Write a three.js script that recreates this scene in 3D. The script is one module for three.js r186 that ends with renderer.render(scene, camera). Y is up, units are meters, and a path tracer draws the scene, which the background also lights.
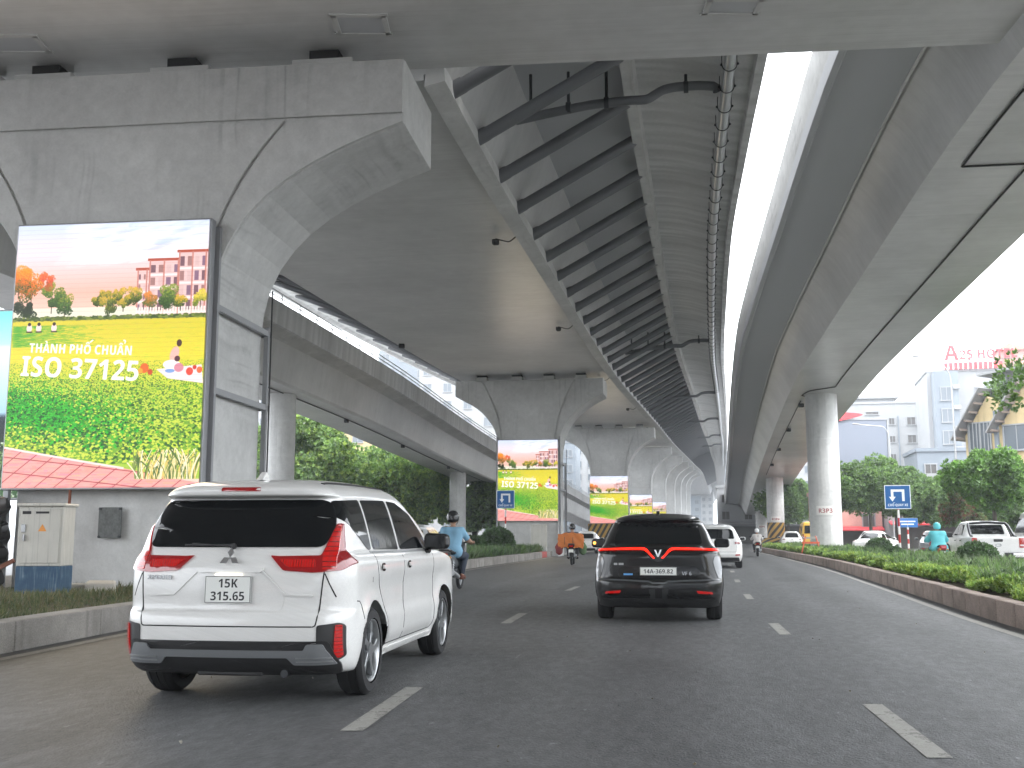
import * as THREE from 'three';
import { mergeGeometries, mergeVertices, toCreasedNormals } from 'three/addons/utils/BufferGeometryUtils.js';
import { RoundedBoxGeometry } from 'three/addons/geometries/RoundedBoxGeometry.js';
import { TessellateModifier } from 'three/addons/modifiers/TessellateModifier.js';
import { MarchingCubes } from 'three/addons/objects/MarchingCubes.js';
import { RectAreaLightUniformsLib } from 'three/addons/lights/RectAreaLightUniformsLib.js';
import { FontLoader } from 'three/addons/loaders/FontLoader.js';
import { TextGeometry } from 'three/addons/geometries/TextGeometry.js';
import { Brush, Evaluator, SUBTRACTION } from 'three-bvh-csg';
import { MeshBVH } from 'three-mesh-bvh';

// ---------------------------------------------------------------- camera, sky, sun, exposure
const scene = new THREE.Scene();
const camera = new THREE.PerspectiveCamera(2 * Math.atan(384 / 1060) * 180 / Math.PI, 1024 / 768, 0.1, 3000);
camera.position.set(0, 1.27, 0);
camera.rotation.x = Math.atan(151 / 1060);
const renderer = new THREE.WebGLRenderer({ antialias: true });
renderer.toneMapping = THREE.LinearToneMapping;
renderer.toneMappingExposure = 6.0;
renderer.shadowMap.enabled = true;
RectAreaLightUniformsLib.init();
{ // an even, bright overcast sky
  const w = 64, h = 32, a = new Float32Array(w * h * 4);
  for (let j = 0; j < h; j++) for (let i = 0; i < w; i++) {
    const e = (j + .5) / h, up = Math.max(0, e * 2 - 1), k = (j * w + i) * 4;
    const v = e < .5 ? .6 : .86 + .04 * up;
    a[k] = v * .955; a[k + 1] = v * .995; a[k + 2] = v * 1.05; a[k + 3] = 1;
  }
  const t = new THREE.DataTexture(a, w, h, THREE.RGBAFormat, THREE.FloatType);
  t.mapping = THREE.EquirectangularReflectionMapping; t.magFilter = t.minFilter = THREE.LinearFilter; t.needsUpdate = true;
  scene.background = t; scene.environment = t;
}
const sun = new THREE.DirectionalLight(new THREE.Color(1, .98, .95), .6);
sun.position.set(60, 90, 25); sun.target.position.set(5, 0, -40);
sun.castShadow = true; sun.shadow.radius = 40; sun.shadow.mapSize.set(2048, 2048);
Object.assign(sun.shadow.camera, { left: -110, right: 110, top: 110, bottom: -110, near: 1, far: 400 });
scene.add(sun, sun.target);
scene.fog = new THREE.FogExp2(new THREE.Color(.86, .91, .96), 0.0008);

// ---------------------------------------------------------------- helpers
let seed = 20240607;
function rnd() { seed |= 0; seed = seed + 0x6D2B79F5 | 0; let t = Math.imul(seed ^ seed >>> 15, 1 | seed); t = t + Math.imul(t ^ t >>> 7, 61 | t) ^ t; return ((t ^ t >>> 14) >>> 0) / 4294967296; }
const rr = (a, b) => a + (b - a) * rnd();
const V = (x, y, d) => new THREE.Vector3(x, y, -d);
const clamp = (x, a = 0, b = 1) => Math.min(b, Math.max(a, x));
const lerp = (a, b, t) => a + (b - a) * t;
const sstep = (a, b, x) => { const t = clamp((x - a) / (b - a)); return t * t * (3 - 2 * t); };
// smooth curve through [x, y] knots, straight beyond both ends
function curve(P) {
  const n = P.length, m = P.map((p, i) => {
    const a = P[Math.max(0, i - 1)], b = P[Math.min(n - 1, i + 1)];
    return (b[1] - a[1]) / (b[0] - a[0]);
  });
  return x => {
    if (x <= P[0][0]) return P[0][1] + m[0] * (x - P[0][0]);
    if (x >= P[n - 1][0]) return P[n - 1][1] + m[n - 1] * (x - P[n - 1][0]);
    let i = 0; while (x > P[i + 1][0]) i++;
    const h = P[i + 1][0] - P[i][0], t = (x - P[i][0]) / h, t2 = t * t, t3 = t2 * t;
    return (2 * t3 - 3 * t2 + 1) * P[i][1] + (t3 - 2 * t2 + t) * h * m[i] + (3 * t2 - 2 * t3) * P[i + 1][1] + (t3 - t2) * h * m[i + 1];
  };
}
const names = {};
function numbered(n) { const k = names[n] = (names[n] ?? -1) + 1; return k ? n + '_' + String(k).padStart(3, '0') : n; }
function tag(o, label, category, group, kind) {
  if (label) o.userData.label = label; if (category) o.userData.category = category;
  if (group) o.userData.group = group; if (kind) o.userData.kind = kind; return o;
}
function thing(name, label, category, pos = [0, 0, 0], turn = 0, group) {
  const o = new THREE.Group(); o.name = numbered(name); o.position.set(pos[0], pos[1], -pos[2]); o.rotation.y = turn;
  scene.add(o); return tag(o, label, category, group);
}
function part(name, geo, mat, parent, label) {
  const g = Array.isArray(geo) ? merge(geo) : geo;
  const m = new THREE.Mesh(g, mat); m.name = parent === scene ? numbered(name) : name; m.castShadow = m.receiveShadow = true;
  if (label) m.userData.label = label;
  parent.add(m); return m;
}
function struct(name, geo, mat) { const m = part(name, geo, mat, scene); m.userData.kind = 'structure'; return m; }
function merge(list) {
  return mergeGeometries(list.map(g => {
    g = g.index ? g.toNonIndexed() : g;
    for (const k of Object.keys(g.attributes)) if (!['position', 'normal', 'uv'].includes(k)) g.deleteAttribute(k);
    if (!g.attributes.normal) g.computeVertexNormals();
    if (!g.attributes.uv) g.setAttribute('uv', new THREE.BufferAttribute(new Float32Array(g.attributes.position.count * 2), 2));
    return g;
  }));
}
const T = (g, x = 0, y = 0, z = 0, rx = 0, ry = 0, rz = 0) => { if (rx) g.rotateX(rx); if (ry) g.rotateY(ry); if (rz) g.rotateZ(rz); return g.translate(x, y, z); };
const box = (w, h, d, x = 0, y = 0, z = 0) => new THREE.BoxGeometry(w, h, d).translate(x, y, z);
const rbox = (w, h, d, r = .02, x = 0, y = 0, z = 0) => new RoundedBoxGeometry(w, h, d, 2, Math.min(r, w / 2.01, h / 2.01, d / 2.01)).translate(x, y, z);
function rod(a, b, r0, r1 = r0, n = 10) {
  const d = b.clone().sub(a), L = d.length(), g = new THREE.CylinderGeometry(r1, r0, L, n);
  g.translate(0, L / 2, 0).applyQuaternion(new THREE.Quaternion().setFromUnitVectors(new THREE.Vector3(0, 1, 0), d.normalize()));
  return g.translate(a.x, a.y, a.z);
}
function tube(pts, r, n = 8, seg) { return new THREE.TubeGeometry(new THREE.CatmullRomCurve3(pts, false, 'catmullrom', .3), seg ?? pts.length * 5, r, n, false); }
// surface through rows of points; uv in metres
function sheet(rows, closed = false, crease = .6) {
  const R = rows.length, C = rows[0].length, pos = [], uv = [], idx = [];
  let vv = 0;
  for (let i = 0; i < R; i++) {
    if (i) vv += rows[i][C >> 1].distanceTo(rows[i - 1][C >> 1]);
    let uu = 0;
    for (let j = 0; j < C; j++) { if (j) uu += rows[i][j].distanceTo(rows[i][j - 1]); pos.push(rows[i][j].x, rows[i][j].y, rows[i][j].z); uv.push(uu, vv); }
  }
  for (let i = 0; i < R - 1; i++) for (let j = 0; j < C - (closed ? 0 : 1); j++) {
    const a = i * C + j, b = i * C + (j + 1) % C, c = a + C, e = b + C; idx.push(a, b, c, b, e, c);
  }
  const g = new THREE.BufferGeometry(); g.setAttribute('position', new THREE.Float32BufferAttribute(pos, 3)); g.setAttribute('uv', new THREE.Float32BufferAttribute(uv, 2)); g.setIndex(idx);
  return crease ? toCreasedNormals(g, crease) : (g.computeVertexNormals(), g);
}
const steps = (a, b, s) => { const n = Math.max(1, Math.round((b - a) / s)); return [...Array(n + 1)].map((_, i) => lerp(a, b, i / n)); };
// closed profile swept along a road path: X(d), Y(d), profile [[across, up]...]
function sweep(ds, X, Y, prof, crease = .5, caps = true) {
  const at = d => { const s = (X(d + .5) - X(d - .5)), n = Math.hypot(1, s), P = typeof prof === 'function' ? prof(d) : prof; return P.map(([u, v]) => V(X(d) + u / n, Y(d) + v, d - u * s / n)); };
  const rows = ds.map(d => { const r = at(d); r.push(r[0].clone()); return r; });
  const g = [sheet(rows, false, crease)];
  if (caps) for (const k of [0, rows.length - 1]) {
    const P = typeof prof === 'function' ? prof(ds[k]) : prof, tri = THREE.ShapeUtils.triangulateShape(P.map(p => new THREE.Vector2(...p)), []);
    const pos = []; for (const t of tri) for (const i of t) pos.push(rows[k][i].x, rows[k][i].y, rows[k][i].z);
    const c = new THREE.BufferGeometry(); c.setAttribute('position', new THREE.Float32BufferAttribute(pos, 3)); c.computeVertexNormals(); g.push(c);
  }
  return merge(g);
}
function extrude(pts, depth, bevel = 0, holes) {
  const s = pts instanceof THREE.Shape ? pts : new THREE.Shape(pts.map(p => new THREE.Vector2(...p)));
  if (holes) for (const h of holes) s.holes.push(new THREE.Path(h.map(p => new THREE.Vector2(...p))));
  return new THREE.ExtrudeGeometry(s, { depth, bevelEnabled: bevel > 0, bevelSize: bevel, bevelThickness: bevel, bevelOffset: -bevel, bevelSegments: 2, curveSegments: 10 });
}
// ---------------------------------------------------------------- textures (tiling value noise)
function lattice(n, s) { let q = s; const a = new Float32Array(n * n); for (let i = 0; i < n * n; i++) { q = Math.imul(q ^ q >>> 15, 0x2c1b3c6d) + 0x9e3779b9 | 0; q ^= q >>> 13; a[i] = ((Math.imul(q, 0x297a2d39) ^ q >>> 9) >>> 8 & 0xffff) / 65535; } return a; }
const lat = {};
function vn(u, v, n, s, m = n) { // u, v in 0..1, n x m cells
  const k = s, L = lat[k] ?? (lat[k] = lattice(256, s * 7919 + 13));
  const x = u * n, y = v * m, i = Math.floor(x), j = Math.floor(y), fx = x - i, fy = y - j, sx = fx * fx * (3 - 2 * fx), sy = fy * fy * (3 - 2 * fy);
  const I = (((i % n) + n) % n) & 255, I1 = (((i + 1) % n + n) % n) & 255, J = (((j % m) + m) % m) & 255, J1 = (((j + 1) % m + m) % m) & 255;
  return lerp(lerp(L[J * 256 + I], L[J * 256 + I1], sx), lerp(L[J1 * 256 + I], L[J1 * 256 + I1], sx), sy);
}
const fbm = (u, v, n, s, o = 4) => { let a = 0, w = .5, t = 0; for (let i = 0; i < o; i++) { a += w * vn(u, v, n << i, s + i); t += w; w *= .55; } return a / t; };
function tex(size, fn, metres, srgb = true, h = size) {
  const a = new Uint8Array(size * h * 4);
  for (let j = 0; j < h; j++) for (let i = 0; i < size; i++) { const c = fn(i / size, j / h), k = (j * size + i) * 4; a[k] = clamp(c[0]) * 255; a[k + 1] = clamp(c[1]) * 255; a[k + 2] = clamp(c[2]) * 255; a[k + 3] = 255; }
  const t = new THREE.DataTexture(a, size, h); if (srgb) t.colorSpace = THREE.SRGBColorSpace; t.wrapS = t.wrapT = THREE.RepeatWrapping;
  t.magFilter = THREE.LinearFilter; t.minFilter = THREE.LinearMipmapLinearFilter; t.generateMipmaps = true;
  t.repeat.set(1 / metres, 1 / (Array.isArray(metres) ? metres[1] : metres)); if (Array.isArray(metres)) t.repeat.set(1 / metres[0], 1 / metres[1]);
  t.needsUpdate = true; return t;
}
const grey = (f, m, s, sz = 512) => tex(sz, (u, v) => { const g = f(u, v); return [g, g, g]; }, m, s ?? false);
const std = (color, roughness = .7, o = {}) => new THREE.MeshStandardMaterial({ color: Array.isArray(color) ? new THREE.Color().setRGB(...color) : color, roughness, ...o });
const phys = (color, roughness, o = {}) => new THREE.MeshPhysicalMaterial({ color: Array.isArray(color) ? new THREE.Color().setRGB(...color) : color, roughness, ...o });
function canvasTex(w, h, draw, flip = true) {
  const c = document.createElement('canvas'); c.width = w; c.height = h; draw(c.getContext('2d'), w, h);
  const t = new THREE.CanvasTexture(c); t.colorSpace = THREE.SRGBColorSpace; return t;
}
const M = {};
{
  const streak = (u, v) => Math.pow(vn(u + .02 * vn(u, v, 9, 37), v, 130, 31, 2), 3) * sstep(.42, .8, fbm(u, v, 5, 33, 2));
  const conc = tex(1024, (u, v) => {
    const b = .745 + .12 * (fbm(u, v, 4, 1) - .5) + .07 * (fbm(u, v, 40, 9, 3) - .5) - .10 * streak(u, v) + .03 * (vn(u, v, 250, 5) - .5);
    return [b, b, b * .99];
  }, 7);
  const concB = grey((u, v) => .5 + .35 * (fbm(u, v, 24, 3) - .5) + .2 * (vn(u, v, 180, 8) - .5), 3.2);
  M.concrete = std(0xffffff, .8, { map: conc, bumpMap: concB, bumpScale: .006 });
  // painted soffit: transverse shutter-board marks and a slight gloss
  const brd = (u, v) => { const k = Math.floor(v * 46), f = v * 46 - k; return (f < .07 ? -.5 : 0) + .35 * (vn((k * .137) % 1, .3, 64, 12) - .5) + .5 * (vn(u, v, 5, 14, 120) - .5); };
  const soff = tex(1024, (u, v) => { const b = .76 + .05 * brd(u, v) + .12 * (fbm(u, v, 3, 21) - .5) + .05 * (fbm(u, v, 30, 26, 3) - .5); return [b, b, b * .995]; }, 9);
  M.soffit = std(0xffffff, .34, { map: soff, bumpMap: grey((u, v) => .5 + .35 * brd(u, v) + .2 * (fbm(u, v, 8, 17) - .5), 9, false, 1024), bumpScale: .012 });
  M.wing = std(0xffffff, .6, { map: tex(1024, (u, v) => { const b = .76 + .10 * (fbm(u, v, 5, 61) - .5) + .12 * (vn(u, v, 3, 64, 36) - .5) + .04 * (vn(u, v, 200, 66) - .5); return [b, b, b * .995]; }, 8), bumpMap: grey((u, v) => fbm(u, v, 3, 71, 3) * .6 + .4 * vn(u, v, 3, 74, 24), 8, false, 512), bumpScale: .03 });
  M.slate = std([.46, .47, .485], .55, { bumpMap: concB, bumpScale: .003 });
  M.steel = std([.15, .155, .165], .5, { metalness: .35 });
  M.darkSteel = std([.03, .033, .037], .5, { metalness: .3 });
  M.galv = std([.38, .39, .4], .42, { metalness: .7 });
  M.pipe = std([.5, .51, .52], .28, { metalness: .6 });
  M.black = std([.012, .012, .013], .6);
  const asphC = tex(2048, (u, v) => {
    const g = vn(u, v, 1024, 41), f = vn(u, v, 500, 44);
    let b = .37 + .05 * (fbm(u, v, 6, 47, 4) - .5) + .10 * (g - .5) + .05 * (f - .5) + (g > .86 && f > .55 ? .13 : 0) + .03 * (vn(u, v, 60, 52, 6) - .5);
    const cr = Math.abs(fbm(u + .05 * vn(u, v, 9, 57), v, 5, 59, 4) - .5); if (cr < .004) b -= .05;
    return [b * 1.0, b * .985, b * .975];
  }, 9);
  M.asphalt = std(0xffffff, .62, { map: asphC, bumpMap: grey((u, v) => .6 * vn(u, v, 512, 41) + .4 * vn(u, v, 256, 48), 4.5, false, 1024), bumpScale: .006 });
  M.paint = std(0xffffff, .7, { map: tex(512, (u, v) => { const w = fbm(u, v, 12, 81, 4), q = vn(u, v, 200, 84); const b = w > .62 && q > .45 ? .46 : .6 + .1 * (w - .5) + .06 * (q - .5); return [b, b * .99, b * .95]; }, 1.5) });
  M.kerb = std(0xffffff, .85, { map: tex(1024, (u, v) => { const b = .56 + .22 * (fbm(u, v, 5, 91) - .5) + .1 * (vn(u, v, 300, 95) - .5) - .12 * Math.pow(vn(u, v, 26, 97, 3), 4); return [b * 1.02, b * .99, b * .95]; }, 2.3), bumpMap: concB, bumpScale: .008 });
  M.granite = std(0xffffff, .8, { map: tex(512, (u, v) => { const b = .47 + .2 * (fbm(u, v, 6, 101) - .5) + .13 * (vn(u, v, 200, 105) - .5); return [b * 1.1, b * .98, b * .91]; }, 1.9), bumpMap: concB, bumpScale: .008 });
  M.soil = std(0xffffff, .95, { map: tex(512, (u, v) => { const b = .26 + .2 * (fbm(u, v, 20, 111) - .5); return [b * 1.15, b, b * .75]; }, 2), bumpMap: concB, bumpScale: .03 });
  // carriageway: u across 14.6 m, v along 36 m; polished wheel tracks, drip line, tar patches, cracks
  const lanes = [1.75, -1.81, -5.4], patches = [[.30, .12, .36, .2], [.62, .55, .68, .585], [.12, .4, .2, .55], [.8, .82, .86, .9], [.42, .7, .455, .86]];
  const roadC = tex(2048, (u, v) => {
    const X = u * 14.6 - 10.6, g = vn(u, v, 254, 41, 250), f = vn(u * 3.1 % 1, v * 3.7 % 1, 250, 44, 250), wob = .35 * (vn(u, v, 3, 301, 9) - .5);
    let b = .34 + .05 * (fbm(u, v, 5, 47, 5) - .5) + .07 * (g - .5) + .06 * (f - .5);
    for (const c of lanes) { for (const q of [-.78, .78]) b += .028 * Math.exp(-(((X + wob - c - q) / .3) ** 2)) * (.5 + vn(u, v, 6, 303, 30)); b -= .035 * Math.exp(-(((X + wob - c) / .32) ** 2)) * sstep(.3, .8, vn(u, v, 20, 305, 40)); }
    for (const [a, c, e, h] of patches) if (u > a + .004 * (f - .5) && u < e + .004 * (g - .5) && v > c && v < h) b -= .035 + .02 * (g - .5);
    const cr = Math.abs(fbm(u + .03 * vn(u, v, 12, 57), v, 4, 59, 5) - .5); if (cr < .0012 && vn(u, v, 5, 313) > .62) b -= .035;
    if (vn(u, v, 180, 321, 240) > .965) b -= .08; if (vn(u, v, 230, 323, 250) > .975) b += .12;
    return [b * .99, b, b * 1.005];
  }, [14.6, 36]);
  M.road = std(0xffffff, .6, { map: roadC, bumpMap: grey((u, v) => .6 * vn(u, v, 250, 41) + .4 * vn(u, v, 120, 48), 2.2, false, 1024), bumpScale: .005 });
}
// ---------------------------------------------------------------- ground, road, kerbs
const XR = curve([[-8, .75], [0, 1.63], [6.33, 2.46], [14.75, 3.64], [23.8, 5.15], [32, 6.65], [41, 8.35], [71, 14.1], [110, 21.7], [200, 39.6], [400, 79]]);
const XK = curve([[-8, 4.0], [0, 4.65], [14, 6.8], [25.9, 9.2], [42, 12.4], [58, 15.1], [76, 18.0], [88, 19.8]]);
const XL = curve([[-8, -8.2], [0, -7.0], [11.4, -5.55], [15, -5.2], [25, -3.85], [40.8, -1.65], [55, .85], [67, 2.9], [110, 11.2], [200, 29], [400, 68]]);
{
  const g = new THREE.PlaneGeometry(2400, 2400).rotateX(-Math.PI / 2).translate(0, -.02, -700);
  for (let i = 0, u = g.attributes.uv, p = g.attributes.position; i < u.count; i++) u.setXY(i, p.getX(i), p.getZ(i));
  struct('ground', g, M.asphalt);
  const rows = steps(-8, 380, 3).map(d => [0, .25, .5, .75, 1].map(t => V(lerp(XL(d) - .1, d < 88 ? XK(d) + .1 : XR(d) + 9, t), 0, d)));
  const rd = sheet(rows, false, 0); { const u = rd.attributes.uv, p = rd.attributes.position; for (let i = 0; i < u.count; i++) u.setXY(i, p.getX(i) - XR(-p.getZ(i)) + 10.6, -p.getZ(i)); }
  const road = struct('road', rd, M.road);
  const strip = (X, a, b, w) => { const s = sheet(steps(a, b, .5).map(d => [V(X(d) - w / 2, .004, d), V(X(d) + w / 2, .004, d)]), false, 0); return s; };
  const dash = (X, a, b) => part('lane_dash', strip(X, a, b, .15), M.paint, road);
  for (let k = 0; k < 18; k++) { const a = 6.33 + 7.62 * k; dash(XR, a, a + (k ? 1.75 : 1.95)); }
  const XM = curve([[0, -1.85], [7.18, -1.05], [9.19, -.82], [16.4, 0], [25.6, 1.42], [40, 4.2], [70, 9.9], [110, 17.5]]);
  for (const a of [7.18, 15.7, 24.8, 33, 41, 49, 57, 65, 73, 81]) dash(XM, a, a + 2);
  part('edge_line', strip(d => XK(d) - .32, -8, 88, .15), M.paint, road);
  part('edge_line', strip(d => XL(d) + .3, -8, 67, .15), M.paint, road);
}
// kerbs of single stones
const stoneGeo = {};
function kerb(name, X, a, b, len, h, w, side, mat, ends = []) {
  const k = new THREE.Group(); k.name = numbered(name); k.userData.kind = 'structure'; scene.add(k);
  let i = 0;
  for (let d = a; d < b; i++) {
    const L = len * (d > 60 ? 2 : 1), s = X(d + L) - X(d), n = Math.hypot(L, s), key = mat.uuid + L + '_' + i % 4;
    const g = stoneGeo[key] ?? (stoneGeo[key] = (() => { const q = rbox(w, h + .1, n - .018, .025, 0, (h - .1) / 2, 0); const u = q.attributes.uv, p = q.attributes.position, nn = q.attributes.normal; for (let t = 0; t < u.count; t++) u.setXY(t, p.getZ(t) + i * 1.7, (Math.abs(nn.getY(t)) > .7 ? p.getX(t) : p.getY(t)) + i * .9); return q; })());
    const m = part('kerb_stone', g, ends.includes(i) ? M.redpaint : mat, k);
    m.position.copy(V((X(d) + X(d + L)) / 2 + side * w / 2, rr(-.008, .008), d + L / 2)); m.rotation.y = -Math.atan2(s, L) + rr(-.004, .004);
    d += L;
  }
  return k;
}
M.redpaint = std([.45, .1, .09], .8);
kerb('right_kerb', XK, -6, 86, 1.0, .33, .26, 1, M.granite);
kerb('left_kerb', XL, -6, 64, 2.0, .33, .34, -1, M.kerb, [33]);
kerb('left_kerb_far', d => XL(d), 66, 150, 2.0, .3, .34, -1, M.kerb);
function slab(name, A, B, a, b, y, mat) {
  const rows = steps(a, b, 2).map(d => [0, .25, .5, .75, 1].map(t => V(lerp(A(d), B(d), t), y + (t > 0 && t < 1 ? rr(0, .05) : 0), d)));
  const g = sheet(rows, false, 1); return struct(name, g, mat);
}
slab('left_planting_strip', d => XL(d) - 9, d => XL(d) - .3, -6, 64.6, .27, M.soil);
slab('right_planting_strip', d => XK(d) + .2, d => XK(d) + lerp(4.6, 2.6, sstep(10, 50, d)) + .02 * d, -6, 86, .27, M.soil);
kerb('right_kerb_far_side', d => XK(d) + lerp(4.6, 2.6, sstep(10, 50, d)) + .02 * d, 8, 84, 2.0, .33, .2, 1, M.granite);
// ---------------------------------------------------------------- viaducts
const E = curve([[-30, -9.4], [0, -4.9], [20, -1.9], [28, -.6], [33.8, .45], [49, 3.2], [69, 7.0], [86, 10.5], [103, 14.0], [135, 20.5], [165, 26.6], [195, 32.6], [225, 38.5], [285, 50.5], [430, 79], [700, 133]]);
const YS = curve([[-30, 10.95], [20, 10.95], [45, 11.0], [64.5, 11.12], [103, 11.95], [135, 12.7], [165, 13.75], [195, 14.9], [225, 16], [285, 18.4], [330, 19.6], [430, 20.5], [700, 21.5]]);
const dsMain = [...steps(21.6, 110, 2), ...steps(113, 420, 7), ...steps(432, 690, 14)];
{
  const v = thing('main_viaduct', 'wide grey concrete viaduct overhead carried by flared piers', 'viaduct');
  part('box_girder', sweep(dsMain, E, YS, [[-9.9, 0], [-.25, 0], [-.25, .12], [.15, .32], [.95, 2.55], [.95, 2.9], [-11, 2.9], [-11, 2.0], [-10.4, 1.6]]), M.soffit, v);
  part('edge_beam', sweep(dsMain, E, YS, [[-.24, -.14], [.22, -.05], [.2, .3], [-.2, .3]]), M.concrete, v);
  part('deck_slab', sweep(dsMain, E, YS, [[.9, 2.45], [3.75, 2.4], [3.75, 3], [.9, 3]]), M.slate, v);
  part('rib_beam', sweep(dsMain, E, YS, [[3.72, 1.95], [4.02, 1.95], [4.1, 2.7], [3.7, 2.7]]), M.concrete, v);
  part('outer_wing', sweep(dsMain, E, YS, d => [[4.02, 2.38], [4.5, 2.34], [5.1, 2.22], [5.7, 2.02], [6.2, 1.88], [6.62, 1.82], [6.66, 1.68], [6.86, 1.68], [6.95, 3.6], [6.7, 3.7], [6.6, 2.7], [4.02, 2.7]].map(([u, w]) => [4.02 + (u - 4.02) * (1 + .16 * sstep(42, 22, d)), w]), .35), M.wing, v);
  part('inner_wing', sweep(dsMain, E, YS, [[-10.4, 1.5], [-12.2, 1.55], [-13.7, 1.62], [-13.9, 1.5], [-14.05, 1.5], [-14.15, 3.4], [-13.9, 3.4], [-13.85, 2.5], [-10.4, 2.5]], .35), M.wing, v);
  // inclined struts, each its own piece
  const strutG = {};
  const fr = d => { const s = E(d + .5) - E(d - .5), n = Math.hypot(1, s); return (u, w) => V(E(d) + u / n, YS(d) + w, d - u * s / n); };
  let k = 0;
  for (let d = 22.6; d < 420; d += d < 200 ? 2.9 : 5.8, k++) {
    const f = fr(d);
    part('strut', rod(f(.1, .12), f(3.8, 2.12), .17, .17, d < 70 ? 14 : 8), M.steel, v);
    if (d < 75) part('strut_foot', (() => { const a = f(.02, .1), b = f(.42, .3); return rod(a, b, .2, .19, 12); })(), M.steel, v);
  }
  for (let d = 24; d < 110; d += 2.9) { const f = fr(d); part('strut', rod(f(-9.95, .3), f(-13.4, 1.62), .13, .13, 7), M.steel, v); }
  // drain main hung under the wing edge
  const ds = [...steps(22.4, 110, 4), ...steps(118, 300, 12)];
  part('drain_pipe', tube(ds.map(d => fr(d)(6.12 + .3 * sstep(42, 22, d), 1.62)), .145, 12, ds.length * 3), M.pipe, v);
  const hoop = new THREE.TorusGeometry(.18, .014, 5, 12, Math.PI);
  for (let d = 22.8; d < 90; d += 1.3) {
    const f = fr(d), p = f(6.12 + .3 * sstep(42, 22, d), 1.62), s = E(d + .5) - E(d - .5);
    const h = part('pipe_hanger', hoopGeo(), M.darkSteel, v); h.position.copy(p); h.rotation.y = -Math.atan(s);
  }
  function hoopGeo() { return hoopGeo.g ?? (hoopGeo.g = merge([hoop.clone().rotateZ(Math.PI), box(.02, .3, .03, -.18, .13, 0), box(.02, .3, .03, .18, .13, 0), T(new THREE.SphereGeometry(.035, 6, 5), -.2, 0, 0), T(new THREE.SphereGeometry(.035, 6, 5), .2, 0, 0)])); }
  for (const d of [26.9, 64, 92, 118, 146, 172]) {
    const f = fr(d);
    const pts = [f(.9, 1.15), f(1.8, 1.3), f(2.9, 1.45), f(3.9, 1.5), f(4.35, 1.5), f(4.75, 1.72), f(5.1, 1.78), f(5.7, 1.78), f(6.1, 1.72), f(6.14, 1.6)];
    part('drain_branch', tube(pts, .12, 10, 60), M.steel, v);
    if (d < 90) for (const u of [1.3, 2.3, 3.3, 5.35]) { const p = f(u, u > 5 ? 2.1 : 2.4), q = f(u, u > 5 ? 1.76 : 1.25 + u * .07); part('pipe_bracket', rod(q, p, .045, .045, 6), M.darkSteel, v); part('pipe_collar', rod(f(u - .06, q.y - YS(d)), f(u + .06, q.y - YS(d)), .155, .155, 12), M.darkSteel, v); }
  }
  // small flood lamps clipped to the edge beam
  for (const d of [33.5, 48.5, 66, 85, 105]) {
    const f = fr(d), a = f(-.2, .0), b = f(-.95, -.1);
    part('lamp_arm', tube([a, f(-.5, -.22), b], .022, 6), M.darkSteel, v);
    const q = part('spot_lamp', merge([rbox(.2, .16, .2, .03, 0, -.1, 0), box(.16, .02, .16, 0, -.19, 0)]), M.black, v); q.position.copy(b); q.rotation.set(.5, .4, 0);
  }
  for (const d of [52, 70]) { const f = fr(d); const q = part('spot_lamp', rbox(.3, .22, .3, .04, 0, -.12, 0), M.black, v); q.position.copy(f(-9.6, 0)); }
}
// the wide span right above the camera
{
  const v = thing('near_span', 'broad dark concrete deck crossing the top of the picture, nearest overhead', 'viaduct');
  const ed = X => 21.2 - .1 * (X + 2);
  const rows = [];
  for (const d of [-65, -45, -30, -14, -6, 2, 8, 13, 17, 21]) { const r = []; for (const X of steps(-20, 12.5, 3)) r.push(V(X, 11.0, d === 21 ? ed(X) : d - .1 * X * clamp(d / 21))); rows.push(r); }
  part('soffit', sheet(rows, false, 0), M.soffit, v);
  const pts = steps(-20, 12.5, 5.5);
  part('end_diaphragm', sheet([[...pts].map(X => V(X, 11.0, ed(X))), [...pts].map(X => V(X, 13.2, ed(X)))], false, 0), M.concrete, v);
  part('deck_top', sheet([[V(-20, 13.2, -65), V(12.5, 13.2, -65)], [V(-20, 13.2, ed(-20)), V(12.5, 13.2, ed(12.5))]], false, 0), M.concrete, v);
  part('side_face', sheet([[V(12.5, 11, -65), V(12.5, 11, ed(12.5))], [V(12.5, 14.2, -65), V(12.5, 14.2, ed(12.5))]], false, 0), M.concrete, v);
  part('side_face', sheet([[V(-20, 11, -65), V(-20, 11, ed(-20))], [V(-20, 13.2, -65), V(-20, 13.2, ed(-20))]], false, 0), M.concrete, v);
  for (const [X, d, w, l] of [[-2.9, 19.2, .95, .75], [4.1, 18.5, .95, .55], [-9.9, 20.0, 1.0, .7]]) {
    const h = part('access_hatch', merge([box(w + .16, .05, .1, 0, 0, l / 2), box(w + .16, .05, .1, 0, 0, -l / 2), box(.1, .05, l, -w / 2, 0, 0), box(.1, .05, l, w / 2, 0, 0)]), M.concrete, v);
    h.position.copy(V(X, 10.985, d)); part('hatch_cover', box(w, .02, l, 0, 0, 0), M.slate, h);
  }
}
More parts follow.
